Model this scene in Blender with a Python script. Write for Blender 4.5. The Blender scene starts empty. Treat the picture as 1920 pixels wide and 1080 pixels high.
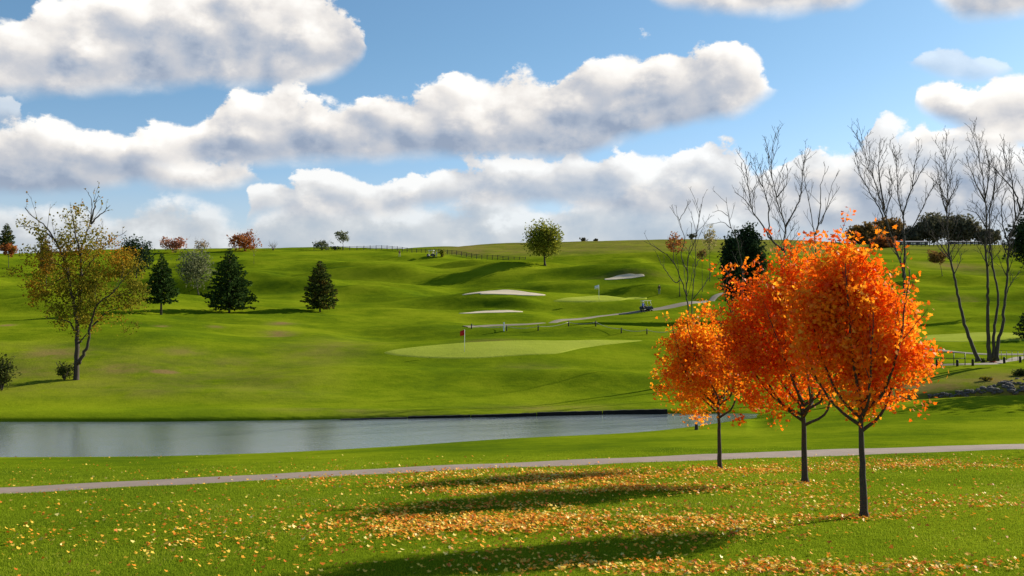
import bpy, bmesh, math, random
import numpy as np
from mathutils import Vector, Matrix

R = math.radians
scene = bpy.context.scene
COL = scene.collection
FPX = 1920.0
YH = 600.0
PITCH = math.atan((YH - 540.0) / FPX)
CP, SP = math.cos(PITCH), math.sin(PITCH)
WATER_Z = -7.0
SUN_AZ, SUN_EL = R(58), R(25)
EXPOSURE = 0.74
SKY_STRENGTH = 0.1

# ------------------------------------------------------------------ object helpers
def tag(o, label=None, cat=None, group=None, kind=None):
    if label: o['label'] = label
    if cat: o['category'] = cat
    if group: o['group'] = group
    if kind: o['kind'] = kind
    return o

def thing(name, label, cat, loc=(0, 0, 0), rz=0.0, group=None):
    o = bpy.data.objects.new(name, None)
    o.empty_display_size = 0.3
    COL.objects.link(o)
    o.location = loc
    o.rotation_euler = (0, 0, rz)
    return tag(o, label, cat, group)

def link(name, me, mat=None, parent=None):
    o = bpy.data.objects.new(name, me)
    COL.objects.link(o)
    if mat is not None:
        for m in (mat if isinstance(mat, (list, tuple)) else [mat]):
            me.materials.append(m)
    if parent is not None:
        o.parent = parent
    return o

def copy_tree(o, parent=None):
    c = o.copy()
    COL.objects.link(c)
    if parent is not None:
        c.parent = parent
    for ch in list(o.children):
        copy_tree(ch, c)
    return c

def mesh_uniform(name, V, F, smooth=False):
    """V (n,3) float, F (m,k) int: every face has k corners"""
    V = np.ascontiguousarray(V, dtype=np.float32)
    F = np.ascontiguousarray(F, dtype=np.int32)
    m, k = F.shape
    me = bpy.data.meshes.new(name)
    me.vertices.add(len(V))
    me.vertices.foreach_set('co', V.ravel())
    me.loops.add(m * k)
    me.loops.foreach_set('vertex_index', F.ravel())
    me.polygons.add(m)
    me.polygons.foreach_set('loop_start', np.arange(0, m * k, k, dtype=np.int32))
    me.polygons.foreach_set('loop_total', np.full(m, k, dtype=np.int32))
    if smooth:
        me.polygons.foreach_set('use_smooth', np.ones(m, dtype=bool))
    me.update(calc_edges=True)
    me.validate()
    return me

class MB:
    """collects shapes and links them as one mesh object"""
    def __init__(self):
        self.v = []; self.f = []; self.sm = []
    def add(self, verts, faces, smooth=False):
        b = len(self.v)
        self.v += [tuple(p) for p in verts]
        self.f += [tuple(i + b for i in f) for f in faces]
        self.sm += [smooth] * len(faces)
    def box(self, c, s, rz=0.0, taper=1.0, bevel=0.0):
        bm = bmesh.new()
        bmesh.ops.create_cube(bm, size=1.0)
        for v in bm.verts:
            k = taper if v.co.z > 0 else 1.0
            v.co = Vector((v.co.x * s[0] * k, v.co.y * s[1] * k, v.co.z * s[2]))
        if bevel:
            bmesh.ops.bevel(bm, geom=bm.edges[:], offset=bevel, segments=2, affect='EDGES', profile=0.5)
        M = Matrix.Translation(c) @ Matrix.Rotation(rz, 4, 'Z')
        bm.transform(M)
        bm.verts.index_update()
        self.add([v.co[:] for v in bm.verts], [[v.index for v in f.verts] for f in bm.faces])
        bm.free()
    def tube(self, pts, radii, n=6, cap=True, smooth=True):
        P = [Vector(p) for p in pts]
        if len(P) < 2: return
        if not hasattr(radii, '__len__'): radii = [radii] * len(P)
        d = (P[1] - P[0]).normalized()
        a = Vector((0, 0, 1)) if abs(d.z) < 0.9 else Vector((1, 0, 0))
        x = d.cross(a).normalized()
        vs = []
        for i, p in enumerate(P):
            if i == 0: t = P[1] - P[0]
            elif i == len(P) - 1: t = P[-1] - P[-2]
            else: t = P[i + 1] - P[i - 1]
            if t.length < 1e-9: t = d
            t = t.normalized()
            x = (x - t * x.dot(t))
            x = x.normalized() if x.length > 1e-6 else t.orthogonal().normalized()
            y = t.cross(x)
            for k in range(n):
                an = 2 * math.pi * k / n
                vs.append(p + (x * math.cos(an) + y * math.sin(an)) * radii[i])
        fs = []
        for i in range(len(P) - 1):
            for k in range(n):
                k2 = (k + 1) % n
                fs.append((i * n + k, i * n + k2, (i + 1) * n + k2, (i + 1) * n + k))
        if cap:
            fs.append(tuple(reversed(range(n))))
            fs.append(tuple(range((len(P) - 1) * n, len(P) * n)))
        self.add(vs, fs, smooth)
    def lathe(self, prof, n=16, M=None, smooth=True):
        vs = []; fs = []
        for (r, z) in prof:
            for k in range(n):
                an = 2 * math.pi * k / n
                p = Vector((r * math.cos(an), r * math.sin(an), z))
                vs.append(M @ p if M else p)
        for i in range(len(prof) - 1):
            for k in range(n):
                k2 = (k + 1) % n
                fs.append((i * n + k, i * n + k2, (i + 1) * n + k2, (i + 1) * n + k))
        fs.append(tuple(reversed(range(n))))
        fs.append(tuple(range((len(prof) - 1) * n, len(prof) * n)))
        self.add(vs, fs, smooth)
    def prism(self, outline, y0, y1):
        """outline in x,z extruded along y"""
        n = len(outline)
        vs = [(x, y0, z) for x, z in outline] + [(x, y1, z) for x, z in outline]
        fs = [tuple(range(n)), tuple(reversed(range(n, 2 * n)))]
        for k in range(n):
            k2 = (k + 1) % n
            fs.append((k2, k, n + k, n + k2))
        self.add(vs, fs)
    def build(self, name, mat, parent=None):
        me = bpy.data.meshes.new(name)
        me.from_pydata(self.v, [], self.f)
        me.polygons.foreach_set('use_smooth', np.array(self.sm, dtype=bool))
        me.update()
        return link(name, me, mat, parent)

# ------------------------------------------------------------------ node helpers
def new_mat(name):
    m = bpy.data.materials.new(name)
    m.use_nodes = True
    m.node_tree.nodes.clear()
    return m

class NT:
    def __init__(self, tree): self.t = tree
    def n(self, typ, **kw):
        nd = self.t.nodes.new(typ)
        for k, v in kw.items():
            setattr(nd, k, v)
        return nd
    def put(self, sock, v):
        if hasattr(v, 'is_output') or isinstance(v, bpy.types.NodeSocket):
            self.t.links.new(v, sock)
        else:
            sock.default_value = v
    def math(self, op, a, b=None, c=None, clamp=False):
        nd = self.n('ShaderNodeMath', operation=op, use_clamp=clamp)
        for i, v in enumerate((a, b, c)):
            if v is not None: self.put(nd.inputs[i], v)
        return nd.outputs[0]
    def vmath(self, op, a, b=None, scale=None):
        nd = self.n('ShaderNodeVectorMath', operation=op)
        self.put(nd.inputs[0], a)
        if b is not None: self.put(nd.inputs[1], b)
        if scale is not None: self.put(nd.inputs[3], scale)
        return nd.outputs[0]
    def smooth(self, v, lo, hi, a=0.0, b=1.0):
        nd = self.n('ShaderNodeMapRange', interpolation_type='SMOOTHSTEP', clamp=True)
        for i, x in enumerate((v, lo, hi, a, b)): self.put(nd.inputs[i], x)
        return nd.outputs[0]
    def noise(self, vec, scale, detail=4.0, rough=0.5, dist=0.0, dim='3D'):
        nd = self.n('ShaderNodeTexNoise', noise_dimensions=dim)
        self.put(nd.inputs['Vector'], vec)
        nd.inputs['Scale'].default_value = scale
        nd.inputs['Detail'].default_value = detail
        nd.inputs['Roughness'].default_value = rough
        nd.inputs['Distortion'].default_value = dist
        return nd.outputs['Fac']
    def mix(self, f, a, b, blend='MIX'):
        nd = self.n('ShaderNodeMix', data_type='RGBA', blend_type=blend)
        self.put(nd.inputs[0], f)
        for s, v in ((nd.inputs[6], a), (nd.inputs[7], b)):
            if isinstance(v, (tuple, list)): s.default_value = (*v[:3], 1)
            else: self.put(s, v)
        return nd.outputs[2]
    def ramp(self, f, stops, interp='LINEAR'):
        nd = self.n('ShaderNodeValToRGB')
        cr = nd.color_ramp
        cr.interpolation = interp
        while len(cr.elements) < len(stops): cr.elements.new(0.5)
        for e, (p, c) in zip(cr.elements, stops):
            e.position = p; e.color = (*c[:3], 1)
        self.put(nd.inputs[0], f)
        return nd.outputs[0]
    def mapping(self, vec, scale=(1, 1, 1), rot=(0, 0, 0), loc=(0, 0, 0)):
        nd = self.n('ShaderNodeMapping')
        self.put(nd.inputs[0], vec)
        nd.inputs[1].default_value = loc; nd.inputs[2].default_value = rot; nd.inputs[3].default_value = scale
        return nd.outputs[0]

def principled(name, col, rough=0.7, metallic=0.0, noise_scale=0.0, noise_amt=0.25, bump=0.0, spec=0.3):
    m = new_mat(name); t = NT(m.node_tree)
    out = t.n('ShaderNodeOutputMaterial'); b = t.n('ShaderNodeBsdfPrincipled')
    t.t.links.new(b.outputs[0], out.inputs[0])
    b.inputs['Roughness'].default_value = rough
    b.inputs['Metallic'].default_value = metallic
    b.inputs['Specular IOR Level'].default_value = spec
    if noise_scale:
        co = t.n('ShaderNodeTexCoord').outputs['Object']
        f = t.noise(co, noise_scale, 5, 0.6)
        c = t.mix(f, tuple(x * (1 - noise_amt) for x in col), tuple(min(1, x * (1 + noise_amt)) for x in col))
        t.t.links.new(c, b.inputs['Base Color'])
        if bump:
            bp = t.n('ShaderNodeBump'); bp.inputs['Strength'].default_value = bump
            t.put(bp.inputs['Height'], f); t.t.links.new(bp.outputs[0], b.inputs['Normal'])
    else:
        b.inputs['Base Color'].default_value = (*col, 1)
    return m

def leaf_mat(name, stops, transl=0.4, clump=0.35, clump_scale=0.8, gloss=0.0):
    """leaf colour differs from leaf to leaf and from bough to bough"""
    m = new_mat(name); t = NT(m.node_tree)
    out = t.n('ShaderNodeOutputMaterial')
    g = t.n('ShaderNodeNewGeometry')
    co = t.n('ShaderNodeTexCoord').outputs['Object']
    nz = t.noise(co, clump_scale, 3, 0.55)
    f = t.math('ADD', t.math('MULTIPLY', g.outputs['Random Per Island'], 1 - clump), t.math('MULTIPLY', t.smooth(nz, 0.3, 0.7), clump))
    c = t.ramp(f, stops)
    d = t.n('ShaderNodeBsdfDiffuse'); tr = t.n('ShaderNodeBsdfTranslucent')
    t.put(d.inputs[0], c); t.put(tr.inputs[0], c)
    mx = t.n('ShaderNodeMixShader'); mx.inputs[0].default_value = transl
    t.t.links.new(d.outputs[0], mx.inputs[1]); t.t.links.new(tr.outputs[0], mx.inputs[2])
    last = mx.outputs[0]
    if gloss:
        gl = t.n('ShaderNodeBsdfGlossy'); gl.inputs['Roughness'].default_value = 0.45
        m2 = t.n('ShaderNodeMixShader'); m2.inputs[0].default_value = gloss
        t.t.links.new(last, m2.inputs[1]); t.t.links.new(gl.outputs[0], m2.inputs[2]); last = m2.outputs[0]
    t.t.links.new(last, out.inputs[0])
    return m

# ------------------------------------------------------------------ terrain
def elev(py):
    v = (540.0 - py) / FPX
    return (SP + v * CP) / (CP - v * SP)
def at(px, py, D):
    u = (px - 960.0) / FPX; v = (540.0 - py) / FPX
    fw = CP - v * SP
    return Vector((u / fw * D, D, (SP + v * CP) / fw * D))

def pchip(x, y, xq):
    x = np.asarray(x, float); y = np.asarray(y, float)
    h = np.diff(x); d = np.diff(y) / h
    m = np.zeros(len(x))
    for i in range(1, len(x) - 1):
        if d[i - 1] * d[i] > 0:
            w1 = 2 * h[i] + h[i - 1]; w2 = h[i] + 2 * h[i - 1]
            m[i] = (w1 + w2) / (w1 / d[i - 1] + w2 / d[i])
    m[0] = d[0]; m[-1] = d[-1]
    i = np.clip(np.searchsorted(x, xq) - 1, 0, len(x) - 2)
    t = (xq - x[i]) / h[i]
    t2, t3 = t * t, t * t * t
    return (2 * t3 - 3 * t2 + 1) * y[i] + (t3 - 2 * t2 + t) * h[i] * m[i] + (-2 * t3 + 3 * t2) * y[i + 1] + (t3 - t2) * h[i] * m[i + 1]

# survey of the land: for bearings across the view, ground heights given as sight angles at known distances
SURVEY = {
    0: ((29.4, 922), (40, 884), (52.3, 857), -8.2, (70.7, 790), [(76, 760), (86, 712), (97, 657), (109, 620), (121, 596), (150, 566), (185, 543), (215, 523), (245, 505), (280, 490), (310, 483), (345, 478.5), (380, 476)]),
    240: ((31, 909), (41, 880), (52.5, 856), -8.2, (70.7, 790), [(76, 762), (86, 715), (97, 662), (109, 623), (120, 597), (150, 568), (185, 546), (215, 525), (245, 508), (280, 491), (310, 480), (345, 470), (380, 467.5)]),
    480: ((32.5, 896), (43, 870), (53.7, 850), -8.2, (71.5, 788), [(78, 757), (90, 707), (101, 664), (114, 631), (127, 604), (152, 574), (183, 549), (215, 524), (245, 505), (280, 487), (310, 475), (345, 467), (375, 466)]),
    720: ((34.5, 884), (45, 856), (56.5, 838), -8.2, (73, 784), [(79, 760), (90, 712), (104, 668), (117, 642), (138, 607), (162, 574), (190, 547), (215, 528), (245, 510), (280, 491), (310, 477), (335, 470), (360, 466.5)]),
    960: ((36.2, 874), (48, 846), (60.5, 822), -8.2, (74.7, 780), [(80, 762), (90, 718), (101, 673), (113, 641), (122, 628), (138, 606), (152, 584), (176, 562), (192, 546), (220, 521), (250, 501), (290, 486), (520, 457.5)]),
    1200: ((38.5, 862), (51, 830), (64, 810), -8.0, (76.8, 775), [(82, 752), (92, 712), (102, 676), (113, 643), (122, 629), (140, 600), (152, 587), (176, 565), (196, 541), (220, 516), (250, 498), (300, 478), (520, 450.5)]),
    1440: ((41.7, 851), (56, 815), (74, 780), -6.93, (77, 774), [(84, 748), (92, 714), (102, 684), (113, 655), (125, 636), (145, 608), (165, 583), (190, 556), (220, 526), (255, 502), (300, 482), (360, 466), (540, 450)]),
    1680: ((43.5, 846), (60, 793), (75, 752), -6.6, (79, 744), [(85, 714), (92, 690), (100, 680), (112, 662), (126, 644), (138, 630), (155, 610), (180, 582), (215, 548), (260, 516), (310, 492), (380, 472), (470, 459)]),
    1920: ((44.5, 838), (60, 788), (74, 741), -6.6, (78, 730), [(82, 706), (92, 683.5), (102, 672), (113, 660), (126, 644), (138, 630), (155, 608), (180, 582), (215, 552), (260, 524), (310, 498), (380, 474), (470, 459)]),
}
SURVEY[-700] = SURVEY[0]
SURVEY[2620] = SURVEY[1920]
cols = sorted(SURVEY)
KD, KE = [], []
for c in cols:
    path, mid, near, bed, far, g = SURVEY[c]
    ds = [1, 6, 12, 17, 23.5]
    es = [-1.7, -2.5 / 6, -3.52 / 12, -4.25 / 17, elev(970)]
    for (d, y) in (path, mid): ds.append(d); es.append(elev(y))
    ds.append(near[0]); es.append(elev(near[1]))
    w = far[0] - near[0]
    for d in (near[0] + 0.13 * w, near[0] + 0.5 * w, far[0] - min(0.4, 0.1 * w)):
        ds.append(d); es.append(bed / d)
    ds.append(far[0]); es.append(elev(far[1]) + (0.16 / far[0] if c < 1300 else 0))
    for (d, y) in g: ds.append(d); es.append(elev(y))
    ds += [900, 4000]; es += [es[-1] * 0.72, es[-1] * 0.1]
    KD.append(ds); KE.append(es)
KD = np.array(KD); KE = np.array(KE)
NC, ND = 520, 3200
PXG = np.linspace(-700, 2620, NC)
LG = np.linspace(math.log(1.0), math.log(4000.0), ND)
kd = np.stack([pchip(cols, KD[:, k], PXG) for k in range(KD.shape[1])], 1)
ke = np.stack([pchip(cols, KE[:, k], PXG) for k in range(KD.shape[1])], 1)
DG = np.exp(LG)
ETAB = np.stack([pchip(np.log(kd[i]), ke[i], LG) for i in range(NC)], 0)
# mellow the knots a little except round the water
ZTAB = ETAB * DG[None, :]

rs = np.random.RandomState(7)
PERM = rs.rand(256, 256)
def vnoise(x, y):
    xi = np.floor(x).astype(int); yi = np.floor(y).astype(int)
    fx = x - xi; fy = y - yi
    fx = fx * fx * fx * (fx * (fx * 6 - 15) + 10); fy = fy * fy * fy * (fy * (fy * 6 - 15) + 10)
    g = lambda a, b: PERM[a % 256, b % 256]
    return (g(xi, yi) * (1 - fx) + g(xi + 1, yi) * fx) * (1 - fy) + (g(xi, yi + 1) * (1 - fx) + g(xi + 1, yi + 1) * fx) * fy
def sstep(a, b, v):
    t = np.clip((v - a) / (b - a), 0, 1)
    return t * t * (3 - 2 * t)

BUMPS = []   # (x, y, rx, ry, amp)
def H(x, y):
    x = np.asarray(x, float); y = np.asarray(y, float)
    th = np.arctan2(x, y); r = np.hypot(x, y)
    lim = R(40.5)
    tc = np.clip(th, -lim, lim)
    D = np.clip(r * np.cos(tc), 1.0, 3990)
    px = 960 + FPX * np.tan(tc)
    ci = np.clip((px + 700) / 3320 * (NC - 1), 0, NC - 1.001)
    di = np.clip(np.log(D) / math.log(4000.0) * (ND - 1), 0, ND - 1.001)
    a = ci.astype(int); b = di.astype(int); fa = ci - a; fb = di - b
    z = (ZTAB[a, b] * (1 - fa) + ZTAB[a + 1, b] * fa) * (1 - fb) + (ZTAB[a, b + 1] * (1 - fa) + ZTAB[a + 1, b + 1] * fa) * fb
    wb = sstep(R(55), R(120), np.abs(th))
    z = z * (1 - wb) + wb * (-1.75 + 0.0 * r)
    # rolling ground
    amp = sstep(82, 108, D) * 0.80 + sstep(130, 240, D) * 1.25
    amp = amp * (1 - 0.82 * sstep(235, 320, D))
    u = vnoise(x / 30 + 3.1, y / 13 + 9.7) - 0.5 + 0.5 * (vnoise(x / 13 + 31, y / 6.5 + 5) - 0.5)
    u2 = vnoise(x / 46 + 11.3, y / 30 + 2.2) - 0.5
    z = z + (amp * 2.2 * u + sstep(110, 190, D) * (1 - .85 * sstep(235, 320, D)) * 3.0 * u2) * (1 - wb)
    z = z + 0.05 * (vnoise(x / 2.3, y / 2.3) - 0.5) * (1 - sstep(46, 50, D) * (1 - sstep(78, 84, D)))
    for (bx, by, rx, ry, am) in BUMPS:
        z = z + am * np.exp(-((x - bx) / rx) ** 2 - ((y - by) / ry) ** 2)
    return z
def Hs(x, y): return float(H(np.array([x]), np.array([y]))[0])

DQ = np.exp(np.linspace(math.log(9), math.log(1500), 5000))
def hit(px, py, default=None):
    """where the line of sight through a point of the photograph first meets the ground"""
    a = at(px, py, 1.0)
    h = H(a.x * DQ, DQ) - a.z * DQ
    i = np.argmax(h >= 0)
    if h[i] < 0:
        i = int(np.argmax((H(a.x * DQ, DQ) / DQ)[:int(len(DQ) * .8)]))
    D = float(DQ[i])
    return Vector((a.x * D, D, Hs(a.x * D, D)))
def ground(px, D):
    x = (px - 960) / FPX * D
    return Vector((x, D, Hs(x, D)))

for (px_, py_, wx_, ry_, am_) in [(600, 640, 5, 5, .55), (560, 716, 6, 3, .45), (700, 700, 7, 3, .5), (1000, 708, 8, 3.0, .5), (1130, 712, 8, 3, .6), (420, 742, 8, 2.5, .35), (900, 628, 9, 3, .5), (1090, 622, 9, 3, .6),
                                  (300, 628, 9, 5, .6), (640, 548, 14, 6, .9), (480, 520, 14, 6, .8), (820, 520, 16, 6, 1.0), (1060, 540, 9, 5, .9), (700, 585, 10, 5, .6), (1250, 545, 10, 5, 1.0), (1800, 560, 12, 6, 1.0), (1880, 600, 10, 5, .7), (1750, 600, 10, 4, .5), (1820, 535, 14, 6, 1.0), (200, 560, 12, 6, .7), (870, 566, 8, 4, .7), (1130, 582, 9, 3.5, .7)]:
    _b = hit(px_, py_); BUMPS.append((_b.x, _b.y, wx_, ry_, am_))
BUNK = {}
for (nm_, px_, py_, rx_, ry_) in (('middle_bunker', 946, 548, 6.0, 1.7), ('lower_bunker', 912, 585, 5.4, 1.3), ('upper_bunker', 1171, 519.5, 4.5, 1.4)):
    _b = hit(px_, py_); BUNK[nm_] = (_b.x, _b.y)
    BUMPS.append((_b.x, _b.y + .2 * ry_, rx_ * .8, ry_ * .9, -.16)); BUMPS.append((_b.x + .3, _b.y + ry_ * 1.5, rx_ * 1.1, ry_ * 1.2, .40))
_b = hit(962, 578); BUMPS.append((_b.x, _b.y + 1.6, 4.6, 1.5, 1.05))

# ------------------------------------------------------------------ ground materials
def grass_mat(name, dark, mid, light, dry=(0.205, 0.145, 0.050), fair=(0.19, 0.255, 0.008), stripe=0.12, attr=True, fine=1.0):
    m = new_mat(name); t = NT(m.node_tree)
    out = t.n('ShaderNodeOutputMaterial'); b = t.n('ShaderNodeBsdfPrincipled')
    b.inputs['Roughness'].default_value = 1.0; b.inputs['Specular IOR Level'].default_value = 0.0
    t.t.links.new(b.outputs[0], out.inputs[0])
    pos = t.n('ShaderNodeNewGeometry').outputs['Position']
    big = t.noise(pos, 0.045, 4, 0.6)
    med = t.noise(t.mapping(pos, (0.20, 0.34, 0.3)), 1.0, 5, 0.62)
    lines = t.noise(t.mapping(pos, (0.10, 1.5, 0.3), (0, 0, R(-20))), 1.0, 3, 0.6)
    tiny = t.noise(pos, 5.0, 6, 0.7)
    grain = t.noise(t.mapping(pos, (0.8, 1.0, 0.5)), 1.1, 6, 0.72)
    f = t.math('ADD', t.math('MULTIPLY', t.math('ADD', big, t.math('MULTIPLY', t.math('SUBTRACT', t.noise(pos, 0.11, 3, 0.55), 0.5), 0.7)), 0.72), t.math('MULTIPLY', med, 0.30))
    f = t.math('ADD', f, t.math('MULTIPLY', lines, stripe))
    f = t.math('ADD', f, t.math('MULTIPLY', tiny, 0.20 * fine))
    f = t.math('ADD', f, t.math('MULTIPLY', grain, 0.34 * fine))
    f = t.smooth(f, 0.58, 1.08)
    c = t.ramp(f, [(0.0, dark), (0.5, mid), (1.0, light)])
    if attr:
        a1 = t.n('ShaderNodeAttribute', attribute_name='fair'); a2 = t.n('ShaderNodeAttribute', attribute_name='dry')
        c = t.mix(t.math('MULTIPLY', a1.outputs['Fac'], 0.75), c, fair)
        dn = t.math('MULTIPLY', t.math('MULTIPLY', a2.outputs['Fac'], 1.1), t.smooth(t.noise(pos, 0.35, 5, 0.7), 0.25, 0.62), clamp=True)
        c = t.mix(dn, c, dry)
        # thin worn tufts everywhere
        sp = t.smooth(t.noise(pos, 1.7, 4, 0.7), 0.62, 0.78)
        c = t.mix(t.math('MULTIPLY', sp, 0.22), c, (0.17, 0.17, 0.03))
    t.t.links.new(c, b.inputs['Base Color'])
    bp = t.n('ShaderNodeBump'); bp.inputs['Strength'].default_value = 0.55; bp.inputs['Distance'].default_value = 0.05
    hsum = t.math('ADD', tiny, t.math('ADD', t.math('MULTIPLY', med, 0.8), t.math('MULTIPLY', grain, 2.2)))
    t.put(bp.inputs['Height'], hsum); t.t.links.new(bp.outputs[0], b.inputs['Normal'])
    return m

M_GRASS = grass_mat('mown_grass', (0.058, 0.100, 0.005), (0.120, 0.168, 0.005), (0.200, 0.240, 0.009))
M_GREEN = grass_mat('green_turf', (0.27, 0.315, 0.035), (0.31, 0.35, 0.045), (0.35, 0.385, 0.06), stripe=0.3, attr=False, fine=0.4)
M_SAND = principled('bunker_sand', (0.66, 0.54, 0.37), 0.95, noise_scale=0.9, noise_amt=0.14, bump=0.3)
M_PATH = principled('path_asphalt', (0.245, 0.182, 0.142), 0.9, noise_scale=1.1, noise_amt=0.34, bump=0.2)
M_PATHFAR = principled('path_gravel', (0.21, 0.172, 0.122), 0.9, noise_scale=0.8, noise_amt=0.2, bump=0.2)
M_BARK = principled('bark_dark', (0.060, 0.047, 0.038), 0.95, noise_scale=9.0, noise_amt=0.55, bump=0.8)
M_BARKG = principled('bark_grey', (0.072, 0.058, 0.047), 0.95, noise_scale=3.5, noise_amt=0.5, bump=0.8)
M_TWIG = principled('bark_twigs', (0.062, 0.050, 0.042), 0.95, noise_scale=4.0, noise_amt=0.35)
M_BLACK = principled('black_timber', (0.010, 0.009, 0.008), 0.9, noise_scale=3.0, noise_amt=0.5, bump=0.4)
M_POST = principled('dark_post', (0.035, 0.030, 0.026), 0.85, noise_scale=6.0, noise_amt=0.4)
M_WHITE = principled('white_paint', (0.84, 0.83, 0.80), 0.6, noise_scale=4.0, noise_amt=0.08)
M_METAL = principled('black_metal', (0.02, 0.02, 0.022), 0.5, 0.4)
M_ROCK = principled('creek_rock', (0.105, 0.092, 0.08), 0.95, noise_scale=2.2, noise_amt=0.6, bump=0.9)
M_RUBBER = principled('rubber', (0.015, 0.015, 0.016), 0.8)
M_SEAT = principled('seat_vinyl', (0.30, 0.25, 0.18), 0.6)
M_REDCLOTH = principled('red_cloth', (0.55, 0.02, 0.015), 0.8)
M_ROOF = principled('barn_roof', (0.22, 0.205, 0.21), 0.6, noise_scale=0.3, noise_amt=0.12)
M_BARN = principled('barn_wall', (0.10, 0.10, 0.12), 0.8, noise_scale=0.4, noise_amt=0.3)

# ------------------------------------------------------------------ land mesh
def spots_field(X, Y, spots):
    f = np.zeros_like(X)
    for (px, py, wx, wy, am) in spots:
        p = hit(px, py); a = hit(px + wx, py)
        rx = max(0.8, abs(a.x - p.x)); d2 = hit(px, py - wy); ry = max(0.8, abs(d2.y - p.y))
        f = np.maximum(f, am * np.exp(-((X - p.x) / rx) ** 2 - ((Y - p.y) / ry) ** 2))
    return f
DRY = [(520, 628, 26, 7, 1.3), (310, 697, 28, 2.5, 2.2), (300, 612, 10, 2, 1.2), (530, 606, 34, 2.5, 1.0), (405, 613, 16, 2, .8),
       (12, 610, 8, 2, 1.2), (100, 662, 70, 14, .8), (230, 692, 70, 12, .8), (60, 700, 60, 14, .6), (340, 660, 50, 10, .55), (920, 642, 60, 6, .5), (610, 650, 80, 14, .4),
       (1180, 512, 60, 3, .7), (440, 680, 50, 10, .45), (1000, 690, 60, 8, .3), (1810, 565, 40, 8, .55), (1790, 500, 60, 8, .8), (1800, 715, 60, 10, .45),
       (280, 735, 60, 7, .4), (1030, 765, 120, 4, .5), (650, 770, 160, 4, .35)]
FAIR = [(600, 568, 110, 4, .8), (820, 492, 160, 5, .5), (1830, 515, 120, 6, .6), (1850, 585, 120, 6, .55), (1840, 547, 90, 4, .6), (1850, 608, 100, 4, .7), (150, 490, 140, 6, .35),
        (300, 770, 400, 14, .35), (900, 750, 500, 16, .2), (1120, 563, 110, 8, .5), (950, 655, 320, 18, .3), (620, 480, 300, 6, .2)]

def land(name, X, Y):
    """grid of ground points (rows of Y, columns of X)"""
    nr, nc = X.shape
    Z = H(X.ravel(), Y.ravel()).reshape(X.shape)
    V = np.stack([X, Y, Z], -1).reshape(-1, 3)
    i = np.arange(nr - 1)[:, None] * nc + np.arange(nc - 1)[None, :]
    F = np.stack([i, i + 1, i + nc + 1, i + nc], -1).reshape(-1, 4)
    me = mesh_uniform(name, V, F, True)
    x, y = V[:, 0], V[:, 1]
    dry = spots_field(x, y, DRY)
    # unmown pasture beyond the ridge fence and beside the creek
    px = 960 + FPX * x / np.maximum(y, 1)
    dry = np.maximum(dry, 0.55 * sstep(300, 345, y) * sstep(780, 900, px) * (px < 1560) )
    dry = np.maximum(dry, 0.75 * sstep(300, 345, y) * np.exp(-((px - 880) / 60) ** 2))
    dry = np.maximum(dry, 0.4 * sstep(330, 420, y) * sstep(1560, 1640, px))
    dry = np.maximum(dry, 0.8 * np.exp(-((y - 80) / 5.0) ** 2) * sstep(1500, 1720, px))
    dry = np.maximum(dry, 0.25 * sstep(76, 84, y) * (1 - sstep(90, 106, y)) * (1 - sstep(500, 700, px)))
    fair = spots_field(x, y, FAIR)
    for nm, arr in (('dry', dry), ('fair', fair)):
        at_ = me.attributes.new(nm, 'FLOAT', 'POINT')
        at_.data.foreach_set('value', arr.astype(np.float32))
    return me

rows = [1.0]
while rows[-1] < 3900:
    d = rows[-1]
    if d < 12: s = 0.6
    elif d < 50: s = 0.4
    elif d < 100: s = 0.22
    elif d < 340: s = d * 0.0052
    elif d < 620: s = d * 0.012
    else: s = d * 0.08
    rows.append(d + s)
rows = np.array(rows)
tt = np.concatenate([np.linspace(-0.85, -0.56, 40)[:-1], np.linspace(-0.56, 0.56, 760), np.linspace(0.56, 0.85, 40)[1:]])
X = rows[:, None] * tt[None, :]; Y = np.repeat(rows[:, None], len(tt), 1)
me = land('lawn', X, Y)
lawn = tag(link('lawn', me, M_GRASS), kind='structure')
# the rest of the ground round and behind the camera
a0 = math.atan(0.85)
ang = np.linspace(a0, 2 * math.pi - a0, 90)
rr = np.concatenate([np.linspace(1.0, 45, 30), np.geomspace(48, 3900, 60)])
# edge columns share the same line as the fan
ca = np.clip(np.minimum(ang, 2 * math.pi - ang), a0, math.pi)
X2 = (rr[:, None]) / math.cos(a0) * np.sin(ang)[None, :]; Y2 = rr[:, None] / math.cos(a0) * np.cos(ang)[None, :]
me = land('outer_ground', X2[:, ::-1], Y2[:, ::-1])
tag(link('outer_ground', me, M_GRASS), kind='structure')

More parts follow.
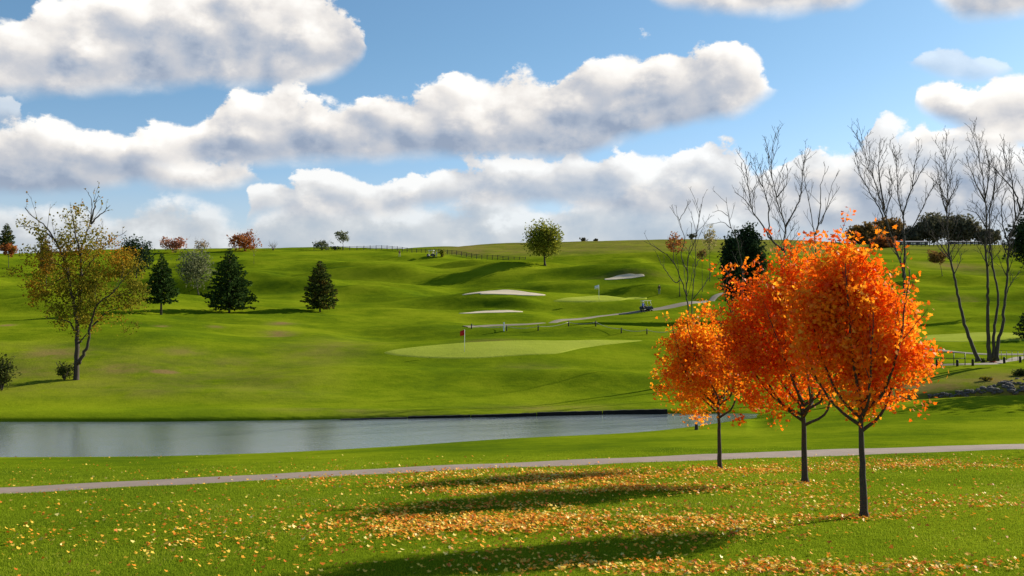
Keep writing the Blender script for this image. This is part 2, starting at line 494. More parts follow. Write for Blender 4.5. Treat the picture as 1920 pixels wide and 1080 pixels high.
# ------------------------------------------------------------------ sheets laid on the land
def ribbon(name, pix, width, mat, off=0.03, step=0.8, extra=(), world=None):
    P = world if world else [hit(*p) for p in pix]
    P = [Vector((p[0], p[1], 0)) for p in P]
    L = [0]
    for a, b in zip(P, P[1:]): L.append(L[-1] + (b - a).length)
    n = max(8, int(L[-1] / step)); q = np.linspace(0, L[-1], n)
    xs = pchip(L, [p.x for p in P], q); ys = pchip(L, [p.y for p in P], q)
    dx = np.gradient(xs); dy = np.gradient(ys); l = np.hypot(dx, dy); nx, ny = -dy / l, dx / l
    k = 7; w = np.linspace(-0.5, 0.5, k)
    wv = width * (1 + 0.05 * (vnoise(q / 1.7, q * 0 + 3.3) - 0.5))
    Xp = xs[:, None] + nx[:, None] * w[None, :] * wv[:, None]; Yp = ys[:, None] + ny[:, None] * w[None, :] * wv[:, None]
    Z = H(Xp.ravel(), Yp.ravel()).reshape(Xp.shape) + off + 0.02 * (1 - (2 * w[None, :]) ** 2)
    Z[:, 0] -= off * 1.6; Z[:, -1] -= off * 1.6
    V = np.stack([Xp, Yp, Z], -1).reshape(-1, 3)
    i = np.arange(n - 1)[:, None] * k + np.arange(k - 1)[None, :]
    F = np.stack([i, i + k, i + k + 1, i + 1], -1).reshape(-1, 4)
    o = link(name, mesh_uniform(name, V, F, True), mat)
    return tag(o, kind='structure')

def blob_sheet(name, pix, mat, off=0.06, rings=26, m=140, rough=0.0):
    P = [hit(*p) for p in pix]
    c = sum(P, Vector()) / len(P)
    # closed smooth outline through the points
    n = len(P)
    idx = np.arange(-3, n + 4)
    qs = np.linspace(0, n, m, endpoint=False)
    xs = pchip(idx, [P[i % n].x for i in idx], qs); ys = pchip(idx, [P[i % n].y for i in idx], qs)
    s = np.linspace(0, 1, rings)
    wob = 1 + rough * (vnoise(qs * 2.3, qs * 0 + 1.1) - 0.5)
    Xp = c.x + s[:, None] * (xs - c.x)[None, :] * wob[None, :]; Yp = c.y + s[:, None] * (ys - c.y)[None, :] * wob[None, :]
    Z = H(Xp.ravel(), Yp.ravel()).reshape(Xp.shape) + off
    Z[-1] -= off * 2
    V = np.stack([Xp, Yp, Z], -1).reshape(-1, 3)
    F = []
    for r in range(rings - 1):
        k = np.arange(m); k2 = (k + 1) % m
        F.append(np.stack([r * m + k, (r + 1) * m + k, (r + 1) * m + k2, r * m + k2], -1))
    o = link(name, mesh_uniform(name, V, np.concatenate(F), True), mat)
    return tag(o, kind='structure')

ribbon('cart_path', [(-560, 948), (-250, 934), (0, 921), (240, 907.5), (480, 895.5), (720, 884), (960, 873), (1200, 862.5), (1440, 853), (1680, 845), (1920, 837.5), (2300, 826)], 2.6, M_PATH, 0.025, 0.5)
ribbon('fairway_path', [(872, 613), (920, 611), (960, 609.5), (1000, 607.5), (1040, 604), (1100, 597), (1150, 590.5), (1205, 583.5), (1250, 577), (1300, 567), (1340, 557), (1400, 545)], 1.35, M_PATHFAR, 0.06, 0.8)
ribbon('bridge_path', [(1700, 686), (1760, 684.5), (1830, 683), (1880, 677), (1930, 669), (2000, 660)], 1.5, M_PATHFAR, 0.05, 0.6)
ribbon('meadow_path', [(1700, 652), (1750, 656), (1800, 661.5), (1850, 664.5), (1930, 665), (2050, 664)], 1.3, M_PATHFAR, 0.05, 0.6)
blob_sheet('putting_green', [(715, 662), (800, 672), (880, 673), (960, 668), (1040, 664), (1100, 652), (1170, 643), (1210, 639), (1120, 638), (1000, 639), (880, 643), (790, 650)], M_GREEN)
blob_sheet('upper_green', [(1035, 566), (1100, 568), (1160, 564), (1215, 558), (1180, 557), (1110, 560)], M_GREEN, 0.10)
blob_sheet('meadow_green', [(1735, 639), (1800, 641), (1880, 640), (1960, 638), (1990, 630), (1900, 625), (1800, 626), (1740, 629)], M_GREEN, 0.07)
def bunker(name, px, py, rx, ry, tilt, seed):
    c = BUNK[name]; m_, rings = 160, 26
    an = np.linspace(0, 2 * math.pi, m_, endpoint=False)
    k = 1 + .30 * (vnoise(np.cos(an) * 1.6 + seed * 7.7 + 20, np.sin(an) * 1.6 + 40) - .5) * 2 + .07 * (vnoise(an * 5, an * 0 + seed) - .5)
    ex, ey = rx * k * np.cos(an), ry * k * np.sin(an)
    ct, st = math.cos(tilt), math.sin(tilt)
    ox, oy = ex * ct - ey * st, ex * st + ey * ct
    s = np.linspace(0, 1, rings)
    Xp = c[0] + s[:, None] * ox; Yp = c[1] + s[:, None] * oy
    Z = H(Xp.ravel(), Yp.ravel()).reshape(Xp.shape) + .06; Z[-1] -= .14
    V = np.stack([Xp, Yp, Z], -1).reshape(-1, 3); F = []
    for r in range(rings - 1):
        q = np.arange(m_); q2 = (q + 1) % m_
        F.append(np.stack([r * m_ + q, (r + 1) * m_ + q, (r + 1) * m_ + q2, r * m_ + q2], -1))
    return tag(link(name, mesh_uniform(name, V, np.concatenate(F), True), M_SAND), kind='structure')
bunker('middle_bunker', 946, 548, 5.6, 1.1, .05, 1)
bunker('lower_bunker', 905, 585, 4.6, .8, .10, 2)
bunker('upper_bunker', 1171, 519.5, 4.0, .8, .07, 3)

# ------------------------------------------------------------------ pond
m = new_mat('pond_water'); t = NT(m.node_tree)
out = t.n('ShaderNodeOutputMaterial'); b = t.n('ShaderNodeBsdfPrincipled')
b.inputs['Base Color'].default_value = (0.135, 0.165, 0.165, 1); b.inputs['Roughness'].default_value = 0.06
b.inputs['IOR'].default_value = 1.33; b.inputs['Specular IOR Level'].default_value = 0.5
pos = t.n('ShaderNodeNewGeometry').outputs['Position']
w1 = t.noise(t.mapping(pos, (1.0, 1.5, 1), (0, 0, R(12))), 4.2, 4, 0.6, 0.4)
w2 = t.noise(t.mapping(pos, (0.25, 0.6, 1), (0, 0, R(8))), 1.0, 2, 0.5)
hh = t.math('ADD', t.math('MULTIPLY', w1, 0.5), t.math('MULTIPLY', w2, 0.35))
bp = t.n('ShaderNodeBump'); bp.inputs['Strength'].default_value = 0.32; bp.inputs['Distance'].default_value = 0.08
t.put(bp.inputs['Height'], hh); t.t.links.new(bp.outputs[0], b.inputs['Normal'])
t.t.links.new(b.outputs[0], out.inputs[0])
bmw = MB()
gx = np.linspace(-66, 26, 40); gy = np.linspace(46, 88, 20)
Xw, Yw = np.meshgrid(gx, gy)
V = np.stack([Xw, Yw, Xw * 0 + WATER_Z], -1).reshape(-1, 3)
i = np.arange(19)[:, None] * 40 + np.arange(39)[None, :]
pond = tag(link('pond', mesh_uniform('pond', V, np.stack([i, i + 1, i + 41, i + 40], -1).reshape(-1, 4), True), m), kind='structure')

# ------------------------------------------------------------------ trees: skeletons
def V3(p): return Vector((p[0], p[1], p[2]))
class Skel:
    def __init__(self, seed):
        self.r = random.Random(seed); self.stems = []   # (pts, radii, level)
    def stem(self, pts, r0, r1, level=0, sub=5, wob=0.0):
        """smooth a polyline and taper it"""
        n = len(pts); L = [0]
        for a, b in zip(pts, pts[1:]): L.append(L[-1] + (b - a).length)
        m = max(4, (n - 1) * sub); q = np.linspace(0, L[-1], m)
        xs = [pchip(L, [p[k] for p in pts], q) if n > 2 else np.interp(q, L, [p[k] for p in pts]) for k in range(3)]
        P = [Vector((float(xs[0][i]) , float(xs[1][i]), float(xs[2][i]))) for i in range(m)]
        if wob:
            for i in range(1, m): P[i] += Vector((self.r.gauss(0, wob), self.r.gauss(0, wob), self.r.gauss(0, wob * .5)))
        rad = [r0 + (r1 - r0) * (i / (m - 1)) ** 0.62 for i in range(m)]
        if level == 0 and P[0].z < P[-1].z - 1:
            rad[0] *= 1.5
        self.stems.append((P, rad, level))
        return P, rad
    def spread(self, level, maxlevel, per_m, lratio, lmin, ang=(28, 55), up=0.25, start=0.3, rmin=0.008, taper=0.55, lmax=99, away=0.0):
        """grow side shoots from every stem of a level"""
        for (P, rad, lv) in list(self.stems):
            if lv != level: continue
            Ls = [0]
            for a, b in zip(P, P[1:]): Ls.append(Ls[-1] + (b - a).length)
            L = Ls[-1]; n = max(1, int(round(per_m * L * (1 - start) * self.r.uniform(.8, 1.2))))
            spin = self.r.uniform(0, 6.28)
            for i in range(n):
                s = start + (1 - start) * (i + self.r.uniform(0.1, .9)) / n
                j = min(len(P) - 2, max(0, int(np.searchsorted(Ls, s * L)) - 1))
                f = (s * L - Ls[j]) / max(1e-6, Ls[j + 1] - Ls[j])
                p = P[j].lerp(P[j + 1], f); d = (P[j + 1] - P[j]).normalized()
                spin += 2.4 + self.r.uniform(-.5, .5)
                o = d.orthogonal().normalized(); o = Matrix.Rotation(spin, 3, d) @ o
                a = R(self.r.uniform(*ang))
                dr = (d * math.cos(a) + o * math.sin(a) + Vector((0, 0, up))).normalized()
                ln = min(lmax, max(lmin, L * lratio * (1.15 - .75 * s) * self.r.uniform(.6, 1.15)))
                k = 5; q = p.copy(); pts = [q.copy()]
                for _ in range(k):
                    dr = (dr + Vector((self.r.gauss(0, .10), self.r.gauss(0, .10), self.r.gauss(0.04, .08))) + Vector((0, 0, up * .12))).normalized()
                    q = q + dr * (ln / k); pts.append(q.copy())
                rr = max(rmin, (rad[j] * (1 - f) + rad[j + 1] * f) * taper)
                self.stems.append((pts, [rr + (rmin * .6 - rr) * (x / k) ** .85 for x in range(k + 1)], level + 1))
    def tips(self, level):
        return [p for (P, rad, lv) in self.stems if lv >= level for p in P[1:]]
    def mesh(self, lv_lo, lv_hi, name, mat, parent, origin, nside=(9, 6, 4, 3, 3)):
        mb = MB()
        for (P, rad, lv) in self.stems:
            if lv_lo <= lv <= lv_hi:
                mb.tube([p - origin for p in P], rad, nside[min(lv, 4)], cap=lv < 2)
        return mb.build(name, mat, parent) if mb.v else None

LEAF_MAPLE = np.array([(0, 0, 0), (.16, .10, .02), (.50, .02, .05), (.36, .26, .03), (.62, .46, .07), (.30, .52, .02), (.24, .60, .02), (0, 1.0, .05), (-.24, .60, .02), (-.30, .52, .02), (-.62, .46, .07), (-.36, .26, .03), (-.50, .02, .05), (-.16, .10, .02)]) - np.array([0, .4, 0])
LEAF_PLAIN = np.array([(0, 0, 0), (.30, .25, .04), (.34, .60, .05), (0, 1.0, 0), (-.34, .60, .05), (-.30, .25, .04)]) - np.array([0, .5, 0])
LEAF_CLUMP = np.array([(0, -.1, 0), (.38, .05, .1), (.22, .34, .0), (.5, .62, .12), (.12, .66, 0), (0, 1.05, .1), (-.16, .62, 0), (-.5, .7, .1), (-.26, .36, 0), (-.45, .08, .12)]) - np.array([0, .5, 0])
SPRAY = np.array([(0, 0, 0), (.12, .25, .02), (.17, .55, 0), (0, 1.0, -.08), (-.17, .55, 0), (-.12, .25, .02)])

def rand_frames(rng, n, flat=0.0):
    """n random rotations; flat>0 pulls the leaf normals upright"""
    nrm = rng.normal(size=(n, 3)); nrm[:, 2] = np.abs(nrm[:, 2]) + flat
    nrm /= np.linalg.norm(nrm, axis=1)[:, None]
    t = rng.normal(size=(n, 3)); t -= nrm * (t * nrm).sum(1)[:, None]; t /= np.linalg.norm(t, axis=1)[:, None]
    return np.stack([np.cross(t, nrm), t, nrm], 1)   # rows: x,y,z axes
def leaves_mesh(name, pos, size, frames, tmpl, mat, parent=None):
    n = len(pos); k = len(tmpl)
    V = np.einsum('kc,ncd->nkd', tmpl, frames) * size[:, None, None] + pos[:, None, :]
    F = np.arange(n * k).reshape(n, k)
    return link(name, mesh_uniform(name, V.reshape(-1, 3), F), mat, parent)

def crown_points(rng, centre, rad, nclu, per, sigma, shell=0.55, shape=None, lumpy=.20):
    c = np.array(centre); rad = np.array(rad)
    out = []
    q = rng.normal(size=(nclu, 3)); q /= np.linalg.norm(q, axis=1)[:, None]
    rr = (shell + (1 - shell) * rng.rand(nclu)) * rng.uniform(.72, 1.06, nclu) ** 1
    inner = rng.rand(nclu) < .25
    rr[inner] *= rng.rand(inner.sum()) ** .4
    lump = rng.normal(size=(14, 3)); lump /= np.linalg.norm(lump, axis=1)[:, None]
    q = q * rr[:, None] * (1 - lumpy * .5 + lumpy * np.exp((q @ lump.T - 1) * 9).max(1))[:, None]
    if shape is not None:
        k = shape(q[:, 2]); q[:, 0] *= k; q[:, 1] *= k
    cl = c + q * rad
    s = sigma * rng.uniform(.65, 1.35, nclu)
    pts = cl[:, None, :] + np.clip(rng.normal(size=(nclu, per, 3)), -1.7, 1.7) * s[:, None, None] * np.array([1, 1, .8])
    keep = rng.rand(nclu, per) < rng.uniform(.45, 1.0, nclu)[:, None]
    return pts[keep]

# crown colours (leaf pigments, with haze mixed into the far wood leaves)
M_MAPLE = leaf_mat('maple_leaves', [(0, (.68, .06, .004)), (.22, (.90, .15, .005)), (.6, (.95, .275, .010)), (.9, (.96, .44, .025)), (1, (.96, .60, .05))], .56, .42, 1.3, .015)
M_MAPLE2 = leaf_mat('maple_leaves_red', [(0, (.62, .05, .004)), (.28, (.88, .125, .005)), (.7, (.94, .23, .008)), (1, (.96, .45, .02))], .56, .42, 1.3, .015)
M_MAPLE3 = leaf_mat('maple_leaves_gold', [(0, (.72, .08, .004)), (.25, (.90, .21, .006)), (.62, (.95, .37, .012)), (1, (.96, .54, .03))], .56, .42, 1.3, .015)
M_OLIVE = leaf_mat('thinning_yellow_leaves', [(0, (.095, .100, .014)), (.4, (.195, .180, .018)), (.68, (.31, .22, .020)), (.85, (.46, .20, .016)), (1, (.54, .18, .014))], .35, .62, .22)
M_ROUND = leaf_mat('olive_leaves', [(0, (0.085, 0.104, 0.015)), (.5, (0.218, 0.237, 0.027)), (1, (0.475, 0.418, 0.048))], .38, .45, .5)
M_CONIF = leaf_mat('conifer_needles', [(0, (.020, .042, .012)), (.5, (.040, .076, .018)), (1, (.085, .130, .028))], .2, .45, .8)
M_CONIF2 = leaf_mat('conifer_needles_bronze', [(0, (.032, .056, .014)), (.6, (.070, .098, .022)), (1, (.26, .15, .03))], .2, .5, .8)
M_DARK = leaf_mat('dark_evergreen', [(0, (.016, .028, .014)), (.6, (.028, .050, .022)), (1, (.060, .090, .034))], .15, .4, .9)
M_GREYG = leaf_mat('grey_green_leaves', [(0, (0.088, 0.099, 0.048)), (.5, (0.160, 0.176, 0.083)), (1, (0.264, 0.264, 0.136))], .3, .45, .6)
M_RUST = leaf_mat('russet_leaves', [(0, (0.170, 0.051, 0.020)), (.5, (0.340, 0.111, 0.034)), (1, (0.510, 0.204, 0.051))], .35, .5, .5)
M_PINK = leaf_mat('dusky_red_leaves', [(0, (0.285, 0.112, 0.075)), (.5, (0.405, 0.173, 0.105)), (1, (0.495, 0.270, 0.143))], .35, .5, .4)
M_FADED = leaf_mat('faded_brown_leaves', [(0, (0.238, 0.175, 0.105)), (.5, (0.350, 0.266, 0.161)), (1, (0.434, 0.336, 0.196))], .35, .5, .5)
M_WOOD = leaf_mat('far_wood_leaves', [(0, (.075, .082, .055)), (.5, (.13, .125, .075)), (1, (.22, .18, .085))], .3, .6, .12)  # lightened and greyed: distance haze is put into the leaf colour
M_WOODB = leaf_mat('far_wood_bronze', [(0, (0.111, 0.076, 0.031)), (.5, (0.238, 0.145, 0.043)), (1, (0.408, 0.204, 0.060))], .3, .6, .15)
M_BUSH = leaf_mat('bush_leaves', [(0, (0.031, 0.044, 0.014)), (.5, (0.068, 0.085, 0.020)), (1, (0.145, 0.128, 0.031))], .25, .5, 1.0)
M_PALE = leaf_mat('pale_yellow_leaves', [(0, (0.238, 0.210, 0.084)), (.5, (0.336, 0.280, 0.112)), (1, (0.448, 0.336, 0.140))], .4, .4, .6)

def px_size(n, p): return n / FPX * p.y

# ---- the three orange maples
def maple(name_label, px, py, fork_y, top_y, cx, crown_top, crown_bot, halfw, mat, seed, nclu, tr, lean=0.0, skew=0.0, depth=.50):
    b = hit(px, py); rng = np.random.RandomState(seed); s = b.y / FPX
    root = thing('maple_tree', name_label, 'tree', b, group='orange autumn maples by the cart path')
    sk = Skel(seed)
    zf = (py - fork_y) * s; zt = (py - crown_top) * s; zb = (py - crown_bot) * s
    ox = (cx - px) * s; rw = halfw * s; hc = zt - zb
    rnd = sk.r
    bx = lambda k: Vector((lean * k + ox * .35 * k, 0, 0))
    P, rad = sk.stem([Vector((0, 0, -.12)), Vector((lean * .2, .02, zf * .5)), Vector((lean * .5, 0, zf)), Vector((ox * .6, .05, zf + hc * .35)), Vector((ox * .9, 0, zf + hc * .82))], tr, .012, 0, 6, .006)
    base = P[0]
    k = 9
    for i in range(k):
        an = i * 2.4 + rnd.uniform(-.3, .3); zz = zf * .94 + (i % 4) * .13 + (i // 4) * .3
        d = Vector((math.cos(an), math.sin(an), 0))
        e = rw * rnd.uniform(.55, .85); d.y *= .7
        p0 = Vector((lean * .5 * min(1, zz / zf), 0, zz))
        sk.stem([p0, p0 + d * e * .35 + Vector((0, 0, .35)), p0 + d * e * .72 + Vector((ox * .4, 0, hc * .28)), p0 + d * e + Vector((ox * .7, 0, hc * rnd.uniform(.42, .72)))], tr * .48, .010, 1, 5, .01)
    sk.spread(0, 3, 2.2, .35, .5, (30, 50), .35, .45, .006)
    sk.spread(1, 3, 2.6, .42, .35, (28, 50), .30, .35, .006)
    sk.spread(2, 3, 3.0, .5, .18, (25, 50), .2, .3, .004)
    origin = Vector((0, 0, 0))
    sk.mesh(0, 9, 'trunk', M_BARK, root, origin)
    # egg shaped head of leaves: narrow below, broad at two fifths, rounded top
    shape = lambda z: np.where(z < 0, 1 + .42 * (-z) * (1 - np.clip(z, -1, 0) ** 2), 1.0) * np.where(z > .05, 1 - .42 * (z - .05), 1.0)
    c = np.array([ox, 0, (zt + zb) / 2 - hc * .03])
    pts = crown_points(rng, c, (rw * .97, rw * depth, hc * .49), nclu, 38, .18, .42, shape, lumpy=.16)
    pts[:, 0] += skew * rw * np.clip((pts[:, 2] - c[2]) / (hc * .5), -.4, 1.1)
    tips = np.array([t[:] for t in sk.tips(2)])
    q = (tips - c) / np.array([rw * 1.05, rw * 1.05, hc * .53])
    tips = tips[(q ** 2).sum(1) < 1.15]
    tips = tips[rng.rand(len(tips)) < .8]
    extra = np.repeat(tips, 2, 0) + rng.normal(size=(len(tips) * 2, 3)) * .09; print('crown leaves', len(pts), len(extra))
    # a few sprigs standing out of the top and the sides
    sp = []
    for _ in range(9):
        an = rng.uniform(0, 6.28); h = rng.uniform(.1, 1.0); w = math.sqrt(max(0, 1 - h * h)) * (1 - .34 * max(0, h))
        p = c + np.array([math.cos(an) * w * rw + skew * rw * h, math.sin(an) * w * rw * depth, h * hc * .5]) * rng.uniform(.94, 1.04)
        sp.append(p + np.clip(rng.normal(size=(26, 3)), -1.5, 1.5) * np.array([.10, .09, .13]))
    pts = np.concatenate([pts, extra] + sp)
    size = rng.uniform(.060, .120, len(pts))
    leaves_mesh('crown', pts, size, rand_frames(rng, len(pts), .15), LEAF_MAPLE, mat, root)
    return root
maple('orange maple with the brightest crown, standing farthest from the cart path', 1621, 970, 800, 640, 1606, 408, 806, 150, M_MAPLE, 11, 640, .105, -.12, -.34)
maple('deep red-orange maple standing between the small golden maple and the brightest one', 1510, 906, 792, 640, 1462, 420, 802, 148, M_MAPLE2, 12, 640, .115, -.08, .36)
maple('small golden-orange maple closest to the cart path, with the lowest crown of the three', 1350, 879, 778, 690, 1308, 568, 788, 90, M_MAPLE3, 13, 320, .095, -.05)

# ---- generic far deciduous tree, shrub and conifer sized in photograph pixels
def broadleaf(name, label, cat, px, py, cx, cy, rx, ry, mat, seed, nclu=90, per=26, leaf=.30, trunk=.16, group=None, shell=.5, sig=.16, bark=None, D=None, depth=1.0, limbs=7, loose=1.0):
    b = ground(px, D) if D else hit(px, py)
    rng = np.random.RandomState(seed); s = b.y / FPX
    root = thing(name, label, cat, b, group=group)
    ax = at(cx, cy, b.y); c = np.array([ax.x - b.x, 0, ax.z - b.z])
    rw, rh = rx * s, ry * s
    sk = Skel(seed)
    cv = Vector(c)
    sk.stem([Vector((0, 0, -.3)), Vector((c[0] * .25, 0, max(.3, (c[2] - rh) * .7))), cv * .98, Vector((c[0], 0, c[2] + rh * .75))], trunk, trunk * .15, 0, 4, .01)
    for i in range(limbs):
        an = i * 2.4 + sk.r.uniform(-.4, .4); z0 = max(.2, c[2] - rh * sk.r.uniform(.3, .95))
        p0 = Vector((c[0] * z0 / max(.1, c[2]) * .8, 0, z0)); e = rw * sk.r.uniform(.55, .9)
        sk.stem([p0, p0 + Vector((math.cos(an) * e * .5, math.sin(an) * e * .5 * depth, rh * .28)), p0 + Vector((math.cos(an) * e, math.sin(an) * e * depth, rh * sk.r.uniform(.4, .9)))], trunk * .45, trunk * .1, 1, 3, .02)
    sk.spread(1, 2, 1.2, .45, .4, (30, 55), .2, .3, .02)
    sk.mesh(0, 9, 'trunk', bark or M_BARK, root, Vector((0, 0, 0)))
    pts = crown_points(rng, c, (rw * .86, rw * .86 * depth, rh * .86), nclu, per, sig * min(rw, rh) * loose, shell)
    pts = pts[pts[:, 2] > .05]
    size = rng.uniform(.7, 1.3, len(pts)) * leaf
    leaves_mesh('crown', pts, size, rand_frames(rng, len(pts), .1), LEAF_CLUMP, mat, root)
    return root

def shrub(name, label, px, py, rx, ry, mat, seed, nclu=40, per=26, leaf=.2, group=None, D=None, cat='shrub', twigs=14, sig=.22):
    b = ground(px, D) if D else hit(px, py)
    rng = np.random.RandomState(seed); s = b.y / FPX; rw, rh = rx * s, ry * s
    root = thing(name, label, cat, b, group=group)
    sk = Skel(seed)
    for i in range(twigs):
        an = i * 2.4; e = rw * sk.r.uniform(.3, .95)
        sk.stem([Vector((0, 0, -.1)), Vector((math.cos(an) * e * .5, math.sin(an) * e * .5, rh * .9)), Vector((math.cos(an) * e, math.sin(an) * e, rh * sk.r.uniform(1.2, 2.05)))], .035, .008, 0, 3, .02)
    sk.spread(0, 1, 2.0, .4, .25, (25, 50), .3, .35, .008)
    sk.mesh(0, 9, 'stems', M_TWIG, root, Vector((0, 0, 0)), (4, 3, 3, 3, 3))
    pts = crown_points(rng, (0, 0, rh * .95), (rw * .9, rw * .8, rh * .95), nclu, per, sig * min(rw, rh), .35)
    pts = pts[pts[:, 2] > 0.03]
    leaves_mesh('crown', pts, rng.uniform(.7, 1.3, len(pts)) * leaf, rand_frames(rng, len(pts), .1), LEAF_CLUMP, mat, root)
    return root

def conifer(label, px, py, top, halfw, mat, seed, skirt=.12, whorls=24, per=8, full=.85, D=None, spray=.42, group=None, name='conifer_tree'):
    b = ground(px, D) if D else hit(px, py)
    rng = np.random.RandomState(seed); s = b.y / FPX
    Ht = (py - top) * s; Rw = halfw * s
    root = thing(name, label, 'tree', b, group=group)
    mb = MB(); mb.tube([Vector((0, 0, -.2)), Vector((0.02, 0, Ht * .5)), Vector((0, .02, Ht * .97))], [Ht * .020, Ht * .012, .015], 7)
    mb.build('trunk', M_BARK, root)
    bb = MB(); pos = []; dirs = []; sz = []
    for i in range(whorls):
        f = skirt + (1 - skirt) * (i / (whorls - 1)) ** .92
        z = Ht * f * .985
        prof = (1 - (f - skirt) / (1 - skirt)) ** full
        if f < skirt + .10: prof *= .72 + (f - skirt) * 2.8
        for j in range(per):
            an = j * 2 * math.pi / per + i * .7 + rng.uniform(-.3, .3)
            L = max(.18, Rw * prof * rng.uniform(.72, 1.12)); rise = rng.uniform(-.05, .28) * L
            e = np.array([math.cos(an) * L, math.sin(an) * L, rise]); p0 = np.array([0, 0, z])
            bb.tube([p0, p0 + e * .55 + np.array([0, 0, -.04 * L]), p0 + e], [.028, .018, .006], 3, False)
            n = max(3, int(L / .065))
            q = rng.rand(n) ** .75
            pp = p0 + q[:, None] * e + np.array([0, 0, -.10]) * (np.sin(q * 3.1) * L * .25)[:, None]
            d = e / np.linalg.norm(e) + rng.normal(size=(n, 3)) * .55 + np.array([0, 0, .10])
            pos.append(pp); dirs.append(d); sz.append(np.full(n, spray) * rng.uniform(.6, 1.15, n) * (.55 + .45 * min(1, L / Rw * 1.6)))
    bb.build('branches', M_BARK, root)
    pos = np.concatenate(pos); d = np.concatenate(dirs); sz = np.concatenate(sz)
    d /= np.linalg.norm(d, axis=1)[:, None]
    r = rng.normal(size=d.shape); x = np.cross(d, r); x /= np.linalg.norm(x, axis=1)[:, None]
    fr = np.stack([x * 1.5, d, np.cross(x, d)], 1)
    leaves_mesh('crown', pos, sz, fr, SPRAY, mat, root)
    return root

# left hillside
conifer('dark conifer with a bare foot, between the big leafy tree and the grey-green tree', 302, 590, 476, 35, M_CONIF, 21, .20, 26, 9, .80)
conifer('broadest dark conifer on the left hillside, right of the grey-green tree', 430, 587, 466, 52, M_CONIF, 22, .06, 30, 10, .72)
conifer('lone small conifer with a bronze tip on the open slope left of the bunkers', 600, 585, 489, 36, M_CONIF2, 23, .08, 28, 9, .62)
broadleaf('tree', 'dark rounded evergreen tree behind the big leafy tree on the left slope', 'tree', 256, 522, 255, 479, 37, 44, M_DARK, 24, 150, 30, .40, .16)
broadleaf('tree', 'thin grey-green tree with a pale trunk between two dark conifers', 'tree', 373, 553, 366, 503, 40, 41, M_GREYG, 25, 150, 22, .34, .12, bark=M_BARKG, loose=1.2)
conifer('narrow brownish conifer on the skyline at the left edge', 12, 470, 413, 17, M_CONIF2, 26, .1, 18, 7, .6, spray=.7)
broadleaf('tree', 'small rust-red tree below the brownish conifer at the left edge', 'tree', 16, 502, 16, 469, 17, 16, M_RUST, 27, 50, 18, .45, .09)
broadleaf('tree', 'slim bronze tree half hidden behind the big leafy tree', 'tree', 87, 550, 86, 480, 19, 46, M_WOODB, 28, 90, 22, .36, .10)
shrub('shrub', 'dark bush at the left edge above the pond', 3, 732, 27, 36, M_BUSH, 29, 60, 26, .16)
shrub('shrub', 'dark low bush growing at the foot of the big leafy tree', 121, 712, 20, 19, M_BUSH, 30, 34, 20, .14)
shrub('shrub', 'wide dusky red bush on the skyline beside the pale faded bush', 329, 474, 33, 17, M_PINK, 31, 50, 26, .5, twigs=10)
shrub('shrub', 'pale faded bush on the skyline between two reddish bushes', 378, 474, 22, 14, M_FADED, 32, 26, 14, .4)
shrub('shrub', 'rusty brown bush on the skyline above the broad conifer', 459, 471, 40, 19, M_RUST, 33, 70, 28, .5)
shrub('shrub', 'thin grey twiggy bush on the skyline right of the rusty bush', 512, 470, 11, 9, M_FADED, 34, 8, 6, .3, twigs=22)
shrub('shrub', 'low brown-green bush on the skyline left of the fence', 604, 469, 21, 10, M_GREYG, 35, 36, 22, .4)
shrub('shrub', 'flat dark bush on the skyline under the small lone tree', 630, 469, 15, 4, M_DARK, 36, 20, 18, .3)
broadleaf('tree', 'small lone tree on the skyline by the end of the fence', 'tree', 644, 468, 642, 444, 18, 15, M_GREYG, 37, 50, 18, .42, .10)
broadleaf('sapling', 'thin bare sapling on the slope right of the broad conifer', 'tree', 476, 495, 476, 470, 6, 12, M_FADED, 38, 4, 5, .2, .05, limbs=5)
broadleaf('tree', 'round olive-yellow tree standing alone by the ridge fence', 'tree', 1022, 498, 1019, 450, 43, 39, M_ROUND, 39, 230, 30, .40, .26)
shrub('shrub', 'yellow-green bush against the ridge fence beside the white cart', 829, 482, 8, 8, M_ROUND, 40, 24, 20, .35)
for (x, l) in ((1094, 'larger of two dark tree clumps on the far pasture skyline'), (1118, 'smaller of two dark tree clumps on the far pasture skyline')):
    shrub('shrub', l, x, 452, 9 if x < 1100 else 5, 4.5 if x < 1100 else 3, M_WOOD, x, 22, 16, .7, D=515, group='clumps on the far skyline', cat='tree')
# ---- right side background
broadleaf('evergreen_tree', 'taller of the twin dark cypress-like evergreens behind the orange maples', 'tree', 1401, 620, 1402, 490, 35, 90, M_DARK, 41, 620, 30, .36, .22, D=150, shell=.35, sig=.16, limbs=9)
broadleaf('evergreen_tree', 'shorter of the twin dark cypress-like evergreens, on the left of the pair', 'tree', 1373, 610, 1373, 500, 25, 76, M_DARK, 42, 460, 30, .34, .18, D=146, shell=.35, sig=.18, limbs=9)
broadleaf('tree', 'pale yellowish young tree behind the double-stemmed bare tree', 'tree', 1331, 505, 1331, 447, 17, 32, M_PALE, 43, 60, 8, .34, .08, D=205, loose=1.3)
broadleaf('tree', 'small tree with clustered brown leaves seen through the double-stemmed bare tree', 'tree', 1275, 520, 1264, 455, 24, 26, M_RUST, 44, 36, 14, .32, .09, D=190)
broadleaf('tree', 'little brown tree right of the double-stemmed bare tree', 'tree', 1317, 515, 1316, 476, 13, 14, M_WOODB, 45, 24, 12, .3, .07, D=195)
shrub('shrub', 'green far bush on the skyline right of the brown-leaved tree', 1298, 452, 13, 7, M_WOOD, 46, 30, 20, .6, D=505)
broadleaf('tree', 'small umbrella-shaped russet tree on the far meadow', 'tree', 1767, 518, 1757, 482, 24, 14, M_WOODB, 47, 70, 24, .42, .10)
